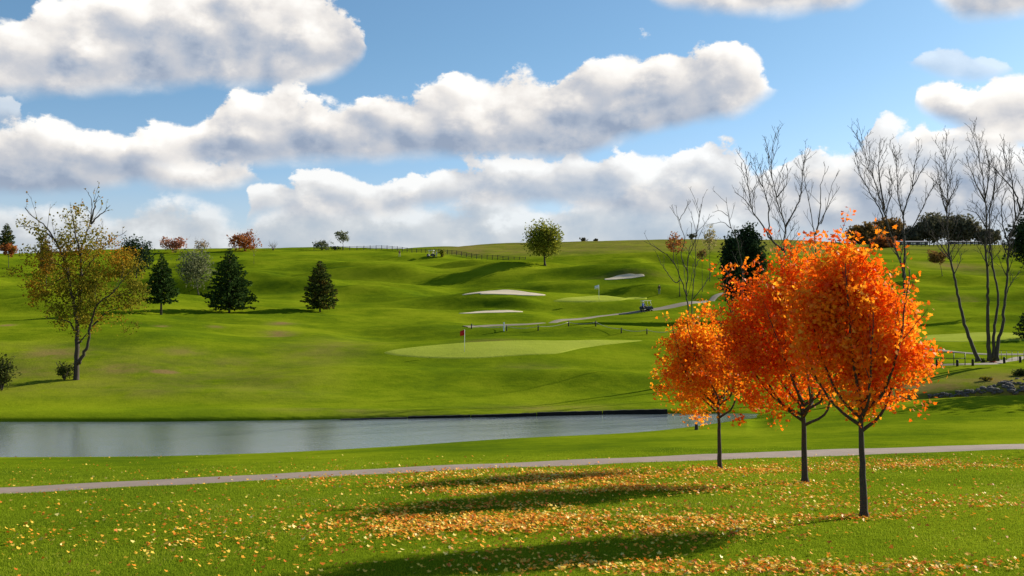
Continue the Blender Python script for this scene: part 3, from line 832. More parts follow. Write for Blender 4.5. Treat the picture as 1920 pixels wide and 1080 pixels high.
for i, (l, x, cy, rx, ry, mt, D) in enumerate([
    ('bronze rounded tree at the left end of the far wood', 1622, 441, 40, 26, M_WOODB, 500), ('dark red tree in front of the far wood, behind the orange maple', 1653, 466, 32, 28, M_RUST, 420),
    ('tallest bronze tree in the far wood above the white barn', 1666, 432, 38, 30, M_WOODB, 515), ('broad dark tree in the middle of the far wood', 1752, 427, 52, 34, M_WOOD, 510),
    ('olive tree in the far wood right of the broad dark tree', 1802, 431, 36, 30, M_WOOD, 505), ('dark tree filling the gap at the right of the far wood', 1850, 444, 30, 18, M_WOOD, 500),
    ('low dark tree in the far wood between the bronze and the broad dark tree', 1708, 442, 28, 20, M_WOOD, 508)]):
    broadleaf('tree', l, 'tree', x, 460, x, cy, rx, ry, mt, 50 + i, 330, 22, 1.15, .35, D=D, group='trees of the far wood', shell=.25, sig=.14)
broadleaf('evergreen_tree', 'large dark evergreen crown at the right edge of the view', 'tree', 1930, 560, 1925, 452, 46, 62, M_DARK, 60, 150, 28, .42, .25, D=165)
conifer('small dark evergreen at the right edge below the large one', 1925, 625, 568, 24, M_DARK, 61, .05, 16, 8, .7, D=128, spray=.3)

# ---- bare and thinning trees drawn from their stems
def stems_tree(name, label, base, stems, seed, mat_bark, r0, group=None, dj=.8, levels=3, per_m=2.3, ratio=.36, twig=.013, D=None, start=.3, up=.35):
    b = ground(base[0], D) if D else hit(*base)
    root = thing(name, label, 'tree', b, group=group)
    sk = Skel(seed); rr = sk.r
    for (rk, pl) in stems:
        dr = rr.uniform(-dj, dj); pts = []
        for i, (x, y) in enumerate(pl):
            k = i / max(1, len(pl) - 1)
            wd = b.y + dr * (0.25 + k) * (1 if rk < 1 else .5) * max(0, (base[1] - y)) / 120.0
            pts.append(at(x, y, wd) - b)
        if pts[0].z < .3: pts[0].z = -.3
        sk.stem(pts, r0 * rk * .88, max(.016, r0 * rk * .08), 0 if rk >= .55 else 1, 5, .03)
    for lv in range(0, levels + 1):
        sk.spread(lv, 9, per_m * (1, 1.25, 1.7, 1.9)[lv], (ratio, ratio * 1.1, ratio * 1.25, .5)[lv], (.8, .6, .35, .2)[lv], (24, 52), up * (1, .8, .6, .5)[lv], start if lv else max(.4, start), twig * (1.7, 1.25, 1.0, .8)[lv], .50, (2.1, 1.3, .8, .5)[lv])
    sk.mesh(0, 0, 'trunk', mat_bark, root, Vector((0, 0, 0)))
    sk.mesh(1, 9, 'branches', M_TWIG, root, Vector((0, 0, 0)), (7, 5, 4, 3, 3))
    return root, sk, b
# large half-bare tree above the pond on the left
root, sk, b = stems_tree('thinning_tree', 'tall half-bare tree with olive and orange leaves above the pond on the left', (143, 712), [
    (1.0, [(143, 712), (144, 660), (145, 610), (141, 583), (134, 550), (129, 515), (119, 483), (103, 450), (83, 422), (63, 408), (46, 390)]),
    (.72, [(145, 600), (149, 565), (152, 520), (152, 470), (160, 445), (169, 415), (172, 385), (166, 360)]),
    (.40, [(170, 420), (184, 406), (196, 396), (207, 385)]), (.38, [(170, 415), (178, 385), (184, 366)]),
    (.42, [(151, 480), (142, 440), (138, 415), (133, 396)]),
    (.62, [(147, 680), (155, 668), (163, 650), (170, 612), (178, 580), (192, 562), (208, 552), (232, 523), (252, 500)]),
    (.40, [(148, 643), (158, 632), (169, 618)]), (.36, [(174, 612), (190, 594), (205, 583), (226, 577), (246, 566)]),
    (.34, [(140, 620), (130, 604), (116, 600), (98, 598), (82, 592)]), (.36, [(128, 515), (110, 525), (90, 535), (72, 530)]),
    (.40, [(104, 452), (92, 440), (78, 432), (52, 425), (34, 425)]), (.34, [(152, 520), (172, 490), (192, 465), (215, 448), (238, 432)]),
    (.34, [(131, 530), (118, 500), (90, 490), (64, 480)]), (.32, [(152, 500), (170, 470), (186, 440), (193, 420)])],
    71, M_BARK, .31, dj=1.6, levels=3, per_m=.85, ratio=.30, twig=.010)
rng = np.random.RandomState(5); s = b.y / FPX
tips = np.array([p[:] for p in sk.tips(2)])
pp = []
# boughs that still hold their leaves: (x, y, rx, ry, share)
for (x, y, rx, ry, n) in [(135, 470, 30, 50, 900), (120, 545, 40, 40, 900), (75, 500, 28, 48, 620), (165, 555, 36, 46, 800), (200, 510, 36, 40, 800), (238, 492, 20, 22, 420), (256, 545, 16, 22, 380),
                          (152, 600, 18, 28, 340), (62, 545, 16, 22, 200), (112, 445, 24, 24, 160), (185, 445, 20, 24, 130), (225, 570, 34, 16, 300), (150, 425, 22, 26, 90), (60, 410, 22, 14, 40), (210, 600, 30, 16, 110), (115, 590, 20, 18, 160)]:
    c = at(x, y, b.y) - b
    q = rng.normal(size=(max(1, n // 16), 3)) * np.array([rx * s * .62, rx * s * .8, ry * s * .62]) + np.array(c)
    pp.append(np.repeat(q, 58, 0) + rng.normal(size=(len(q) * 58, 3)) * np.array([.30, .30, .26]))
pp.append(np.repeat(tips, 1, 0)[rng.rand(len(tips)) < .35] + rng.normal(size=((rng.rand(1) * 0).astype(int)[0] + 1, 3)) * .05)
pp = np.concatenate(pp); pp = pp[(pp[:, 2] > 1.0) & (rng.rand(len(pp)) < .68)]
leaves_mesh('crown', pp, rng.uniform(.11, .23, len(pp)), rand_frames(rng, len(pp), .1), LEAF_PLAIN, M_OLIVE, root)

DB = 89.0
def bare(label, base, stems, seed, r0, D=DB, **kw):
    return stems_tree('bare_tree', label, base, stems, seed, M_BARKG, r0, group='leafless trees beyond the maples', D=D, **kw)
bare('leafless double-stemmed tree with a few brown leaves, left of the orange maples', (1292, 700), [
    (1.0, [(1290, 700), (1290, 640), (1290, 580), (1287, 545), (1289, 520), (1290, 490), (1302, 455), (1308, 420), (1315, 382)]),
    (.55, [(1288, 555), (1275, 520), (1262, 490), (1240, 470), (1207, 452)]), (.45, [(1276, 525), (1268, 530), (1252, 512), (1240, 495), (1232, 478)]),
    (.5, [(1289, 510), (1278, 478), (1283, 450), (1272, 412), (1256, 388)]), (.3, [(1273, 414), (1284, 395), (1292, 378)]), (.3, [(1263, 492), (1262, 460), (1268, 440)]),
    (.7, [(1294, 690), (1297, 620), (1297, 580), (1300, 540), (1304, 500), (1304, 460), (1309, 425), (1313, 395)]), (.4, [(1300, 560), (1316, 540), (1332, 515), (1350, 490)]), (.3, [(1303, 500), (1318, 478), (1334, 462)])], 81, .13, per_m=.8)
bare('leafless many-limbed tree whose tallest twigs reach above the tallest maple', (1468, 690), [
    (1.0, [(1468, 690), (1469, 600), (1470, 500), (1470, 455), (1472, 425), (1462, 395), (1455, 362), (1446, 315), (1450, 280)]),
    (.6, [(1470, 470), (1448, 452), (1428, 420), (1411, 395), (1402, 345), (1395, 302)]), (.45, [(1449, 452), (1441, 430), (1442, 392), (1431, 350), (1425, 308)]),
    (.5, [(1472, 425), (1484, 405), (1500, 372), (1505, 322), (1510, 284)]), (.32, [(1411, 393), (1394, 372), (1378, 360)]), (.32, [(1457, 370), (1474, 345), (1478, 315)]), (.32, [(1430, 350), (1417, 320), (1412, 296)])], 82, .20)
bare('leafless tree with narrow upright limbs above the top sprig of the maples', (1530, 690), [
    (1.0, [(1530, 690), (1530, 560), (1529, 460), (1524, 420), (1517, 375), (1508, 335), (1506, 300)]), (.6, [(1529, 440), (1538, 395), (1539, 350), (1553, 312)]), (.4, [(1531, 430), (1548, 395), (1560, 350), (1572, 320)]), (.4, [(1539, 420), (1556, 380), (1575, 350)])], 83, .15, D=96, per_m=.75)
bare('small leafless tree with thin drooping limbs left of the dark evergreens', (1395, 640), [
    (1.0, [(1395, 640), (1392, 520), (1382, 450), (1370, 425), (1364, 395), (1362, 370)]), (.5, [(1371, 428), (1352, 416), (1334, 420)]), (.4, [(1365, 405), (1350, 395), (1336, 398)])], 84, .11, D=100, per_m=.7)
bare('tall leafless tree with a wide V of limbs rising right behind the brightest maple', (1692, 690), [
    (1.0, [(1692, 690), (1695, 600), (1695, 540), (1694, 510), (1685, 482), (1668, 432), (1657, 392), (1643, 350), (1625, 298), (1618, 268)]),
    (.6, [(1657, 392), (1648, 330), (1651, 275)]), (.5, [(1665, 425), (1650, 395), (1631, 360), (1610, 318), (1604, 285)]),
    (.75, [(1695, 520), (1696, 455), (1693, 408), (1684, 372), (1681, 318), (1678, 290)]), (.5, [(1693, 410), (1699, 382), (1711, 348), (1714, 318), (1724, 275)]), (.45, [(1696, 440), (1711, 425), (1729, 390), (1745, 358), (1763, 332)]),
    (.32, [(1660, 400), (1672, 360), (1668, 318)]), (.35, [(1711, 350), (1728, 322), (1742, 300)])], 85, .19)
bare('leafless leaning tree with one long slanting trunk by the bridge railing', (1834, 677), [
    (1.0, [(1834, 678), (1826, 655), (1816, 630), (1807, 600), (1798, 560), (1788, 515), (1779, 468), (1776, 410), (1777, 370), (1774, 315), (1772, 285)]),
    (.45, [(1776, 400), (1768, 372), (1762, 343), (1757, 312)]), (.4, [(1777, 385), (1788, 360), (1796, 335)]), (.35, [(1783, 490), (1766, 462), (1745, 440), (1722, 412)]), (.35, [(1776, 380), (1762, 350), (1742, 330)])], 86, .22)
bare('leafless tree with two near-upright trunks right of the leaning one', (1857, 676), [
    (1.0, [(1856, 677), (1853, 640), (1852, 600), (1852, 515), (1847, 457), (1850, 425), (1847, 370), (1843, 334), (1835, 296), (1832, 266)]),
    (.8, [(1862, 672), (1864, 620), (1872, 560), (1863, 507), (1857, 473), (1855, 410), (1862, 370), (1879, 337), (1888, 300)]),
    (.42, [(1848, 380), (1832, 348), (1820, 320), (1812, 292)]), (.4, [(1847, 372), (1854, 330), (1852, 290)]), (.4, [(1862, 372), (1866, 330), (1862, 300)]), (.35, [(1850, 430), (1830, 400), (1812, 392)])], 87, .23)
bare('rightmost leafless tree with a bowed trunk and limbs arching over its neighbour', (1869, 675), [
    (1.0, [(1868, 676), (1872, 640), (1879, 610), (1884, 560), (1890, 500), (1893, 445), (1905, 415), (1918, 385), (1928, 350), (1935, 300)]),
    (.55, [(1914, 395), (1902, 360), (1880, 332), (1866, 318), (1852, 300)]), (.45, [(1905, 412), (1900, 365), (1894, 320), (1893, 280)]), (.45, [(1893, 460), (1880, 420), (1878, 395), (1886, 352)]), (.4, [(1884, 560), (1897, 530), (1912, 508)]), (.4, [(1920, 380), (1940, 330), (1925, 290)])], 88, .21)
# brown leaves still hanging in the rightmost crown's neighbour outside the edge of the view

# two trees just outside the right edge throw their shade over the lawn
broadleaf('tree', 'tree beyond the right edge of the view whose shade crosses the lawn below the creek', 'tree', 2150, 700, 2150, 520, 110, 110, M_ROUND, 90, 120, 24, .40, .22, D=80, loose=1.2)
broadleaf('tree', 'tree beyond the right edge of the view whose shade falls by the leaf-strewn path edge', 'tree', 2290, 830, 2290, 640, 110, 110, M_MAPLE, 91, 140, 24, .24, .14, D=46)

# ------------------------------------------------------------------ built objects
# timber edging along the far side of the pond
root = thing('retaining_wall', 'low black timber edging along the far bank of the pond', 'retaining wall', ground(960, 74.0))
kf = [(640, .05), (764, .10), (766, .16), (882, .19), (884, .17), (1005, .24), (1007, .27), (1128, .28), (1130, .28), (1250, .36)]
def farD(px):
    d = np.arange(66, 82, .02); h = H((px - 960) / FPX * d, d)
    return float(d[np.where(h < WATER_Z)[0][-1]]) - .22
for (a, b_) in zip(kf[0::2], kf[1::2]):
    mb = MB(); n = 12; vs = []; fs = []
    for i in range(n + 1):
        f = i / n; px = a[0] + (b_[0] - a[0]) * f; h = a[1] + (b_[1] - a[1]) * f + .012 * math.sin(i * 2.1)
        D = farD(px); x = (px - 960) / FPX * D
        for (dy, z) in ((-.12, -.6), (-.10, h), (.16, h), (.16, -.6)):
            vs.append(Vector((x, D + dy, WATER_Z + z)) - root.location)
    for i in range(n):
        for k in range(4):
            fs.append((i * 4 + k, i * 4 + (k + 1) % 4, i * 4 + 4 + (k + 1) % 4, i * 4 + 4 + k))
    fs += [(0, 1, 2, 3), (n * 4 + 3, n * 4 + 2, n * 4 + 1, n * 4)]
    mb.add(vs, fs); mb.build('timber', M_BLACK, root)

# fences
def post_rail_fence(name, label, line, hgt, gap, rails, group=None, post_r=.09):
    """line: (px, D) points along the ground"""
    P = [ground(*p) for p in line]
    L = [0]
    for a, b in zip(P, P[1:]): L.append(L[-1] + (b - a).length)
    n = int(L[-1] / gap); q = np.linspace(0, L[-1], n + 1)
    xs = pchip(L, [p.x for p in P], q); ys = pchip(L, [p.y for p in P], q); zs = H(xs, ys)
    root = thing(name, label, 'fence', (xs[0], ys[0], zs[0]), group=group); o = root.location
    rng = random.Random(len(label))
    mb = MB(); mb.box((0, 0, hgt / 2 - .15), (post_r * 2, post_r * 2, hgt + .3), 0, .92, .015)
    p0 = mb.build('post', M_POST, root)
    for i in range(n + 1):
        c = p0 if i == 0 else p0.copy()
        if i: COL.objects.link(c); c.parent = root
        c.location = Vector((xs[i], ys[i], zs[i])) - o
        c.rotation_euler = (rng.gauss(0, .02), rng.gauss(0, .02), rng.uniform(-.1, .1)); c.scale = (1, 1, rng.uniform(.94, 1.06))
    for r in rails:
        mb = MB()
        for i in range(n):
            a = Vector((xs[i], ys[i] - post_r - .03, zs[i] + r + rng.gauss(0, .02))) - o; b = Vector((xs[i + 1], ys[i + 1] - post_r - .03, zs[i + 1] + r + rng.gauss(0, .02))) - o
            mb.tube([a, b], .055, 4, True, False)
        mb.build('rail', M_POST, root)
    return root
post_rail_fence('rail_fence', 'dark post-and-rail fence following the ridge left of the lone olive tree', [(588, 347), (640, 346), (690, 344), (740, 337), (800, 325), (850, 313), (910, 301), (985, 287)], 1.45, 2.45, (.45, .85, 1.25))
post_rail_fence('paddock_fence', 'dark close-posted fence on the far skyline in front of the white barns', [(1560, 452), (1700, 450), (1800, 448), (1900, 448), (1990, 450)], 1.75, 1.75, (.5, .95, 1.4), post_r=.14)

# the rope fence with its short posts behind the near green
pix = [(884, 617), (950, 620.5), (1009, 620), (1066, 612), (1117, 612), (1165, 625), (1213, 627), (1262, 629)]
P = [hit(*p) for p in pix]
root = thing('rope_fence', 'line of short dark posts with a sagging pale rope behind the near green', 'fence', P[0])
mb = MB(); mb.lathe([(.075, -.2), (.075, .60), (.06, .66), (.02, .68)], 8); p0 = mb.build('post', M_POST, root)
for i, p in enumerate(P):
    c = p0 if i == 0 else p0.copy()
    if i: COL.objects.link(c); c.parent = root
    c.location = p - P[0]
mb = MB()
pts = []
for a, b in zip(P, P[1:]):
    for k in range(9):
        f = k / 8; g = a.lerp(b, f)
        pts.append(Vector((g.x, g.y - .085, max(Hs(g.x, g.y) + .10, g.z + .52 - .9 * f * (1 - f)))) - P[0])
mb.tube(pts, .028, 4); mb.build('rope', principled('pale_rope', (.40, .38, .30), .9), root)

# markers, flags
b = hit(945, 621)
root = thing('marker_post', 'short white marker post standing by the far path', 'post', b)
mb = MB(); mb.box((0, 0, .46), (.17, .17, 1.02), .3, .96, .02); mb.build('post', M_WHITE, root)
mb = MB(); mb.box((0, 0, 1.0), (.20, .20, .07), .3, .6, .01); mb.build('cap', M_WHITE, root)
def flag(label, px, py, top, cloth, wid, side):
    b = hit(px, py); s = b.y / FPX; h = (py - top) * s
    root = thing('golf_flag', label, 'flagstick', b)
    mb = MB(); mb.tube([(0, 0, -.1), (0, 0, h * .5), (0, 0, h)], [.028, .026, .02], 6); mb.build('pole', M_WHITE, root)
    fh = h * .26; w = wid * s; n = 9; vs = []; fs = []
    for i in range(n):
        f = i / (n - 1)
        y = .06 * math.sin(f * 5) * f; dz = -f * fh * .28
        for (dx, z) in ((0, h - .02 + dz), (0, h - fh + dz * .4)):
            vs.append((side * (f * w) + dx, y - .015, z)); vs.append((side * f * w, y + .015, z))
    for i in range(n - 1):
        k = i * 4
        fs += [(k, k + 2, k + 6, k + 4), (k + 1, k + 5, k + 7, k + 3), (k, k + 4, k + 5, k + 1), (k + 2, k + 3, k + 7, k + 6)]
    fs += [(0, 1, 3, 2), (n * 4 - 4, n * 4 - 2, n * 4 - 1, n * 4 - 3)]
    mb = MB(); mb.add(vs, fs, True); mb.build('flag', cloth, root)
    return root
flag('white pole with a small red flag on the near putting green', 871, 661, 618, M_REDCLOTH, 8.5, -1)
flag('white pole with a white flag on the upper green', 1123, 564, 534, M_WHITE, 8.0, -1)

# posts and railings by the bridge on the right
mb = MB(); mb.lathe([(.11, -.2), (.115, .50), (.10, .56), (.03, .60)], 10)
protos = None
for i, (x, y, l) in enumerate([(1757, 686, 'short dark post left of the railing posts, nearest to the maple'), (1795, 687, 'short dark post in front of the railing'), (1824, 686, 'short dark post left of the leaning trunk'),
                               (1883, 681.5, 'short dark post right of the leafless trunks'), (1913, 680, 'short dark post at the right edge by the bridge path')]):
    if protos is None:
        root = thing('bollard', l, 'post', hit(x, y), group='short dark posts along the bridge path'); mb.build('shaft', M_POST, root)
        m2 = MB(); m2.lathe([(.118, .44), (.122, .455), (.122, .485), (.118, .50)], 10); m2.build('band', M_METAL, root); protos = root
    else:
        root = copy_tree(protos); root['label'] = l; root.location = hit(x, y)
def railing(label, pts, hgt, mids, pr=.035):
    P = [ground(px, D) for px, D in pts]
    root = thing('railing', label, 'railing', P[0])
    for p in P:
        mb = MB(); mb.tube([p - P[0] + Vector((0, 0, -.3)), p - P[0] + Vector((0, 0, hgt))], pr, 6); mb.build('post', M_METAL, root)
    for z in [hgt] + list(mids):
        mb = MB(); mb.tube([p - P[0] + Vector((0, 0, z + (.02 if z == hgt else 0))) for p in P], pr * .8, 6); mb.build('rail', M_METAL, root)
    return root
railing('black metal bridge railing with square bays right of the brightest maple', [(1700, 92.5), (1724, 92.3), (1746, 92), (1766, 91.8), (1787, 91.5), (1808, 91.3)], 1.12, (.12, .62))
railing('thin black railing of upright rods at the right edge beyond the bridge path', [(1866, 98), (1876, 98), (1886, 98), (1896, 98), (1907, 98), (1918, 98), (1929, 98), (1940, 98)], .95, (.10,), .022)
shrub('shrub', 'small red-leaved plants at the foot of the leafless trunks', 1860, 681, 11, 5, leaf_mat('red_shrub', [(0, (.20, .03, .02)), (1, (.42, .09, .06))], .3), 63, 20, 20, .10, sig=.3)
shrub('shrub', 'small dark bush left of the red plants under the leafless trunks', 1843, 681, 8, 5, M_BUSH, 64, 18, 18, .10, sig=.3)

# stone along the creek
rng = random.Random(4)
def rock_mesh(seed):
    r = random.Random(seed); bm = bmesh.new(); bmesh.ops.create_icosphere(bm, subdivisions=2, radius=.5)
    ax = [Vector((r.gauss(0, 1), r.gauss(0, 1), r.gauss(0, 1))).normalized() for _ in range(9)]; dd = [r.uniform(.26, .42) for _ in ax]
    for v in bm.verts:
        for a, d in zip(ax, dd):
            k = v.co.dot(a) - d
            if k > 0: v.co -= a * k
        v.co.z *= .7; v.co += v.co.normalized() * r.uniform(-.02, .02)
    me = bpy.data.meshes.new('rock'); bm.to_mesh(me); bm.free(); me.materials.append(M_ROCK); return me
meshes = [rock_mesh(i) for i in range(6)]
for i in range(120):
    f = rng.random() ** .8; px = 1742 + 190 * f
    lo = np.interp(px, [1742, 1800, 1860, 1935], [748, 745, 741, 736]); up = np.interp(px, [1742, 1800, 1860, 1935], [744, 736, 722, 704])
    g = hit(px, rng.uniform(up, lo)); sc = rng.uniform(.14, .40) * (1.0 + .6 * f)
    o = bpy.data.objects.new('rock', rng.choice(meshes)); COL.objects.link(o)
    o.location = g + Vector((0, 0, sc * .02)); o.scale = (sc * rng.uniform(.9, 1.5), sc, sc * rng.uniform(.8, 1.1)); o.rotation_euler = (rng.uniform(-.3, .3), rng.uniform(-.3, .3), rng.uniform(0, 6.3))
    tag(o, 'grey-brown stone in the rubble along the creek bank at the right', 'rock', 'stones along the creek bank')
shrub('shrub', 'dark weedy growth overhanging the creek bank stones at the right edge', 1915, 704, 22, 6, M_BUSH, 65, 40, 22, .14, D=82.5, sig=.3)
shrub('shrub', 'scrubby yellowish weeds among the creek stones', 1846, 728, 16, 4, M_OLIVE, 66, 22, 16, .10, D=80.5, sig=.3)
b = hit(1306, 806)
root = thing('tree_stump', 'small dark stump at the water edge behind the golden maple', 'stump', b)
mb = MB(); mb.lathe([(.15, -.3), (.11, .1), (.10, .30), (.09, .34), (.02, .33)], 9); mb.build('wood', M_BARK, root)

# white barns on the skyline
def barn(label, x0, x1, top, D, rz):
    b = ground((x0 + x1) / 2, D); s = D / FPX; L = (x1 - x0) * s; zt = at(960, top, D).z - b.z
    root = thing('barn', label, 'barn', b, rz, 'white barns on the skyline'); w = 4.5; he = zt * .62
    mb = MB(); mb.box((0, 0, he / 2 - .4), (L, w * 2, he + .8)); mb.build('wall', M_BARN, root)
    mb = MB(); mb.add([(-L / 2 - .4, -w - .5, he - .1), (L / 2 + .4, -w - .5, he - .1), (L / 2 + .4, 0, zt), (-L / 2 - .4, 0, zt), (-L / 2 - .4, w + .5, he - .1), (L / 2 + .4, w + .5, he - .1),
                       (-L / 2 - .4, -w - .5, he + .1), (L / 2 + .4, -w - .5, he + .1), (L / 2 + .4, 0, zt + .2), (-L / 2 - .4, 0, zt + .2), (-L / 2 - .4, w + .5, he + .1), (L / 2 + .4, w + .5, he + .1)],
                      [(0, 3, 2, 1), (3, 4, 5, 2), (6, 7, 8, 9), (9, 8, 11, 10), (0, 1, 7, 6), (5, 4, 10, 11), (1, 2, 8, 7), (2, 5, 11, 8), (3, 0, 6, 9), (4, 3, 9, 10)]); mb.build('roof', M_ROOF, root)
    for k in (-.3, 0, .3):
        mb = MB(); mb.box((L * k, -w - .02, he * .45), (2.2, .10, he * .7)); mb.build('door', M_WHITE, root)
barn('longer pale-roofed barn on the skyline between the V-limbed tree and the leaning tree', 1678, 1734, 452.5, 478, .04)
barn('smaller pale-roofed barn on the skyline right of the leaning tree', 1785, 1832, 453, 480, -.03)

# ------------------------------------------------------------------ people
def cloth(nm, c): return principled(nm, c, .85, noise_scale=12, noise_amt=.2)
M_SKIN = principled('skin', (.52, .31, .22), .6)
M_HAIR = principled('hair', (.05, .035, .025), .8)
def person(label, loc, rz, top, legs, cap=None, pose='stand', hold=None, hgt=1.0):
    J = {'pelvis': ((0, 0, .94), .145), 'waist': ((0, -.01, 1.10), .13), 'chest': ((0, .01, 1.34), .165), 'neck': ((0, -.005, 1.50), .058), 'jaw': ((0, -.03, 1.585), .078), 'head': ((0, -.005, 1.675), .098), 'crown': ((0, .005, 1.745), .062), 'nose': ((0, -.118, 1.645), .016)}
    E = [('pelvis', 'waist'), ('waist', 'chest'), ('chest', 'neck'), ('neck', 'jaw'), ('jaw', 'head'), ('head', 'crown'), ('jaw', 'nose')]
    for sd, m in ((1, 'l'), (-1, 'r')):
        st = .07 if (pose == 'walk') else 0.0
        k = sd * st
        J['hip' + m] = ((sd * .095, 0, .88), .100)
        if pose == 'sit':
            J['hip' + m] = ((sd * .10, -.06, .90), .10); J['knee' + m] = ((sd * .12, -.46, .92), .066); J['ankle' + m] = ((sd * .12, -.50, .50), .044); J['toe' + m] = ((sd * .13, -.68, .44), .038)
            J['elbow' + m] = ((sd * .25, -.14, 1.16), .046); J['wrist' + m] = ((sd * .16, -.40, 1.18), .031)
        else:
            J['knee' + m] = ((sd * .105, -.02 - k * 2.2, .48), .064); J['ankle' + m] = ((sd * .11, .02 + (-k * 3.4), .085), .044); J['toe' + m] = ((sd * .13, -.15 - k * 3.4, .035), .036)
            J['elbow' + m] = ((sd * .26, .04 + k, 1.14), .046); J['wrist' + m] = ((sd * .27, -.08 + k * 2, .90), .031)
        if pose == 'swing':
            J['elbow' + m] = ((sd * .20, -.16, 1.16), .046); J['wrist' + m] = ((sd * .04, -.36, .98), .031)
        J['shoulder' + m] = ((sd * .185, 0, 1.425), .068)
        w = Vector(J['wrist' + m][0]); d = (w - Vector(J['elbow' + m][0])).normalized(); sdv = Vector((0, -1, 0)) if abs(d.y) < .8 else Vector((0, 0, 1))
        J['palm' + m] = (tuple(w + d * .075), .034)
        E += [('pelvis', 'hip' + m), ('hip' + m, 'knee' + m), ('knee' + m, 'ankle' + m), ('ankle' + m, 'toe' + m), ('chest', 'shoulder' + m), ('shoulder' + m, 'elbow' + m), ('elbow' + m, 'wrist' + m), ('wrist' + m, 'palm' + m)]
        for f, (o, ln) in enumerate(((.030, .075), (.010, .085), (-.010, .08), (-.030, .06))):
            a = w + d * .105 + sdv * o; n1 = 'f%d%s' % (f, m); n2 = 'g%d%s' % (f, m)
            J[n1] = (tuple(a), .010); J[n2] = (tuple(a + d * ln + Vector((-sd * .018, 0, 0))), .008); E += [('palm' + m, n1), (n1, n2)]
        n1 = 'th' + m; J[n1] = (tuple(w + d * .06 + sdv * .05 + Vector((-sd * .02, 0, 0))), .010); E += [('palm' + m, n1)]
    names = list(J); me = bpy.data.meshes.new('body_skel')
    me.from_pydata([J[n][0] for n in names], [(names.index(a), names.index(b)) for a, b in E], [])
    tmp = bpy.data.objects.new('body_skel', me); COL.objects.link(tmp)
    md = tmp.modifiers.new('s', 'SKIN'); md.use_smooth_shade = True
    for i, n in enumerate(names):
        sv = me.skin_vertices[0].data[i]; sv.radius = (J[n][1], J[n][1]); sv.use_root = (n == 'pelvis')
    tmp.modifiers.new('u', 'SUBSURF').levels = 1
    bpy.context.view_layer.update()
    dg = bpy.context.evaluated_depsgraph_get()
    body = bpy.data.meshes.new_from_object(tmp.evaluated_get(dg)); body.name = 'body'
    bpy.data.objects.remove(tmp); bpy.data.meshes.remove(me)
    for m_ in (M_SKIN, top, legs, M_RUBBER): body.materials.append(m_)
    hands = [Vector(J['palml'][0]), Vector(J['palmr'][0])]
    ankles = [Vector(J['anklel'][0]), Vector(J['ankler'][0])]
    legj = [Vector(J[n + m][0]) for n in ('knee', 'hip', 'ankle') for m in 'lr']
    for p in body.polygons:
        c = p.center; k = 1
        if c.z > 1.50: k = 0
        elif min((c - h).length for h in hands) < .13 and (c - Vector(J['elbowl'][0])).length > .1: k = 0
        elif any((c - a).z < -.01 and (c - a).length < .24 for a in ankles): k = 3
        elif c.z < 1.0 and (min((c - q).length for q in legj) < .30) and abs(c.x) < .23: k = 2
        p.material_index = k; p.use_smooth = True
    root = thing('person', label, 'person', loc, rz)
    root.scale = (hgt,) * 3
    link('body', body, None, root)
    hp = Vector(J['head'][0])
    mb = MB()
    if cap is not None:
        mb.lathe([(.112, .0), (.112, .03), (.095, .075), (.05, .105), (.005, .112)], 14, Matrix.Translation(hp + Vector((0, .005, .02))))
        mb.box(hp + Vector((0, -.145, .03)), (.15, .10, .012), 0, 1, .004); mb.build('cap', cap, root)
    else:
        mb.lathe([(.108, -.05), (.113, .02), (.100, .07), (.055, .108), (.005, .115)], 14, Matrix.Translation(hp + Vector((0, .022, .005)))); mb.build('hair', M_HAIR, root)
    return root
g = hit(1236, 551.5)
person('person in a dark brown jacket standing on the slope above the golf cart', g, -.4, cloth('brown_jacket', (.045, .028, .022)), cloth('grey_trousers', (.09, .12, .15)), cap=M_HAIR)
g = hit(1212, 583); g = Vector((g.x - .75, g.y - 1.5, Hs(g.x - .75, g.y - 1.5)))
person('person in a bright blue top beside the golf cart on the path', g, 1.2, cloth('blue_top', (.02, .07, .42)), cloth('dark_trousers', (.02, .02, .035)), cap=M_WHITE, pose='walk')
g = hit(749, 482)
person('person in a maroon top walking on the ridge left of the dark cart', g, .5, cloth('maroon_top', (.12, .035, .04)), cloth('pale_trousers', (.32, .30, .28)), pose='walk', hgt=1.08)
g = hit(818.5, 482)
person('person in white clothes standing beside the dark cart on the ridge', g, -.8, cloth('white_top', (.70, .66, .58)), cloth('cream_trousers', (.55, .50, .42)), cap=M_WHITE)

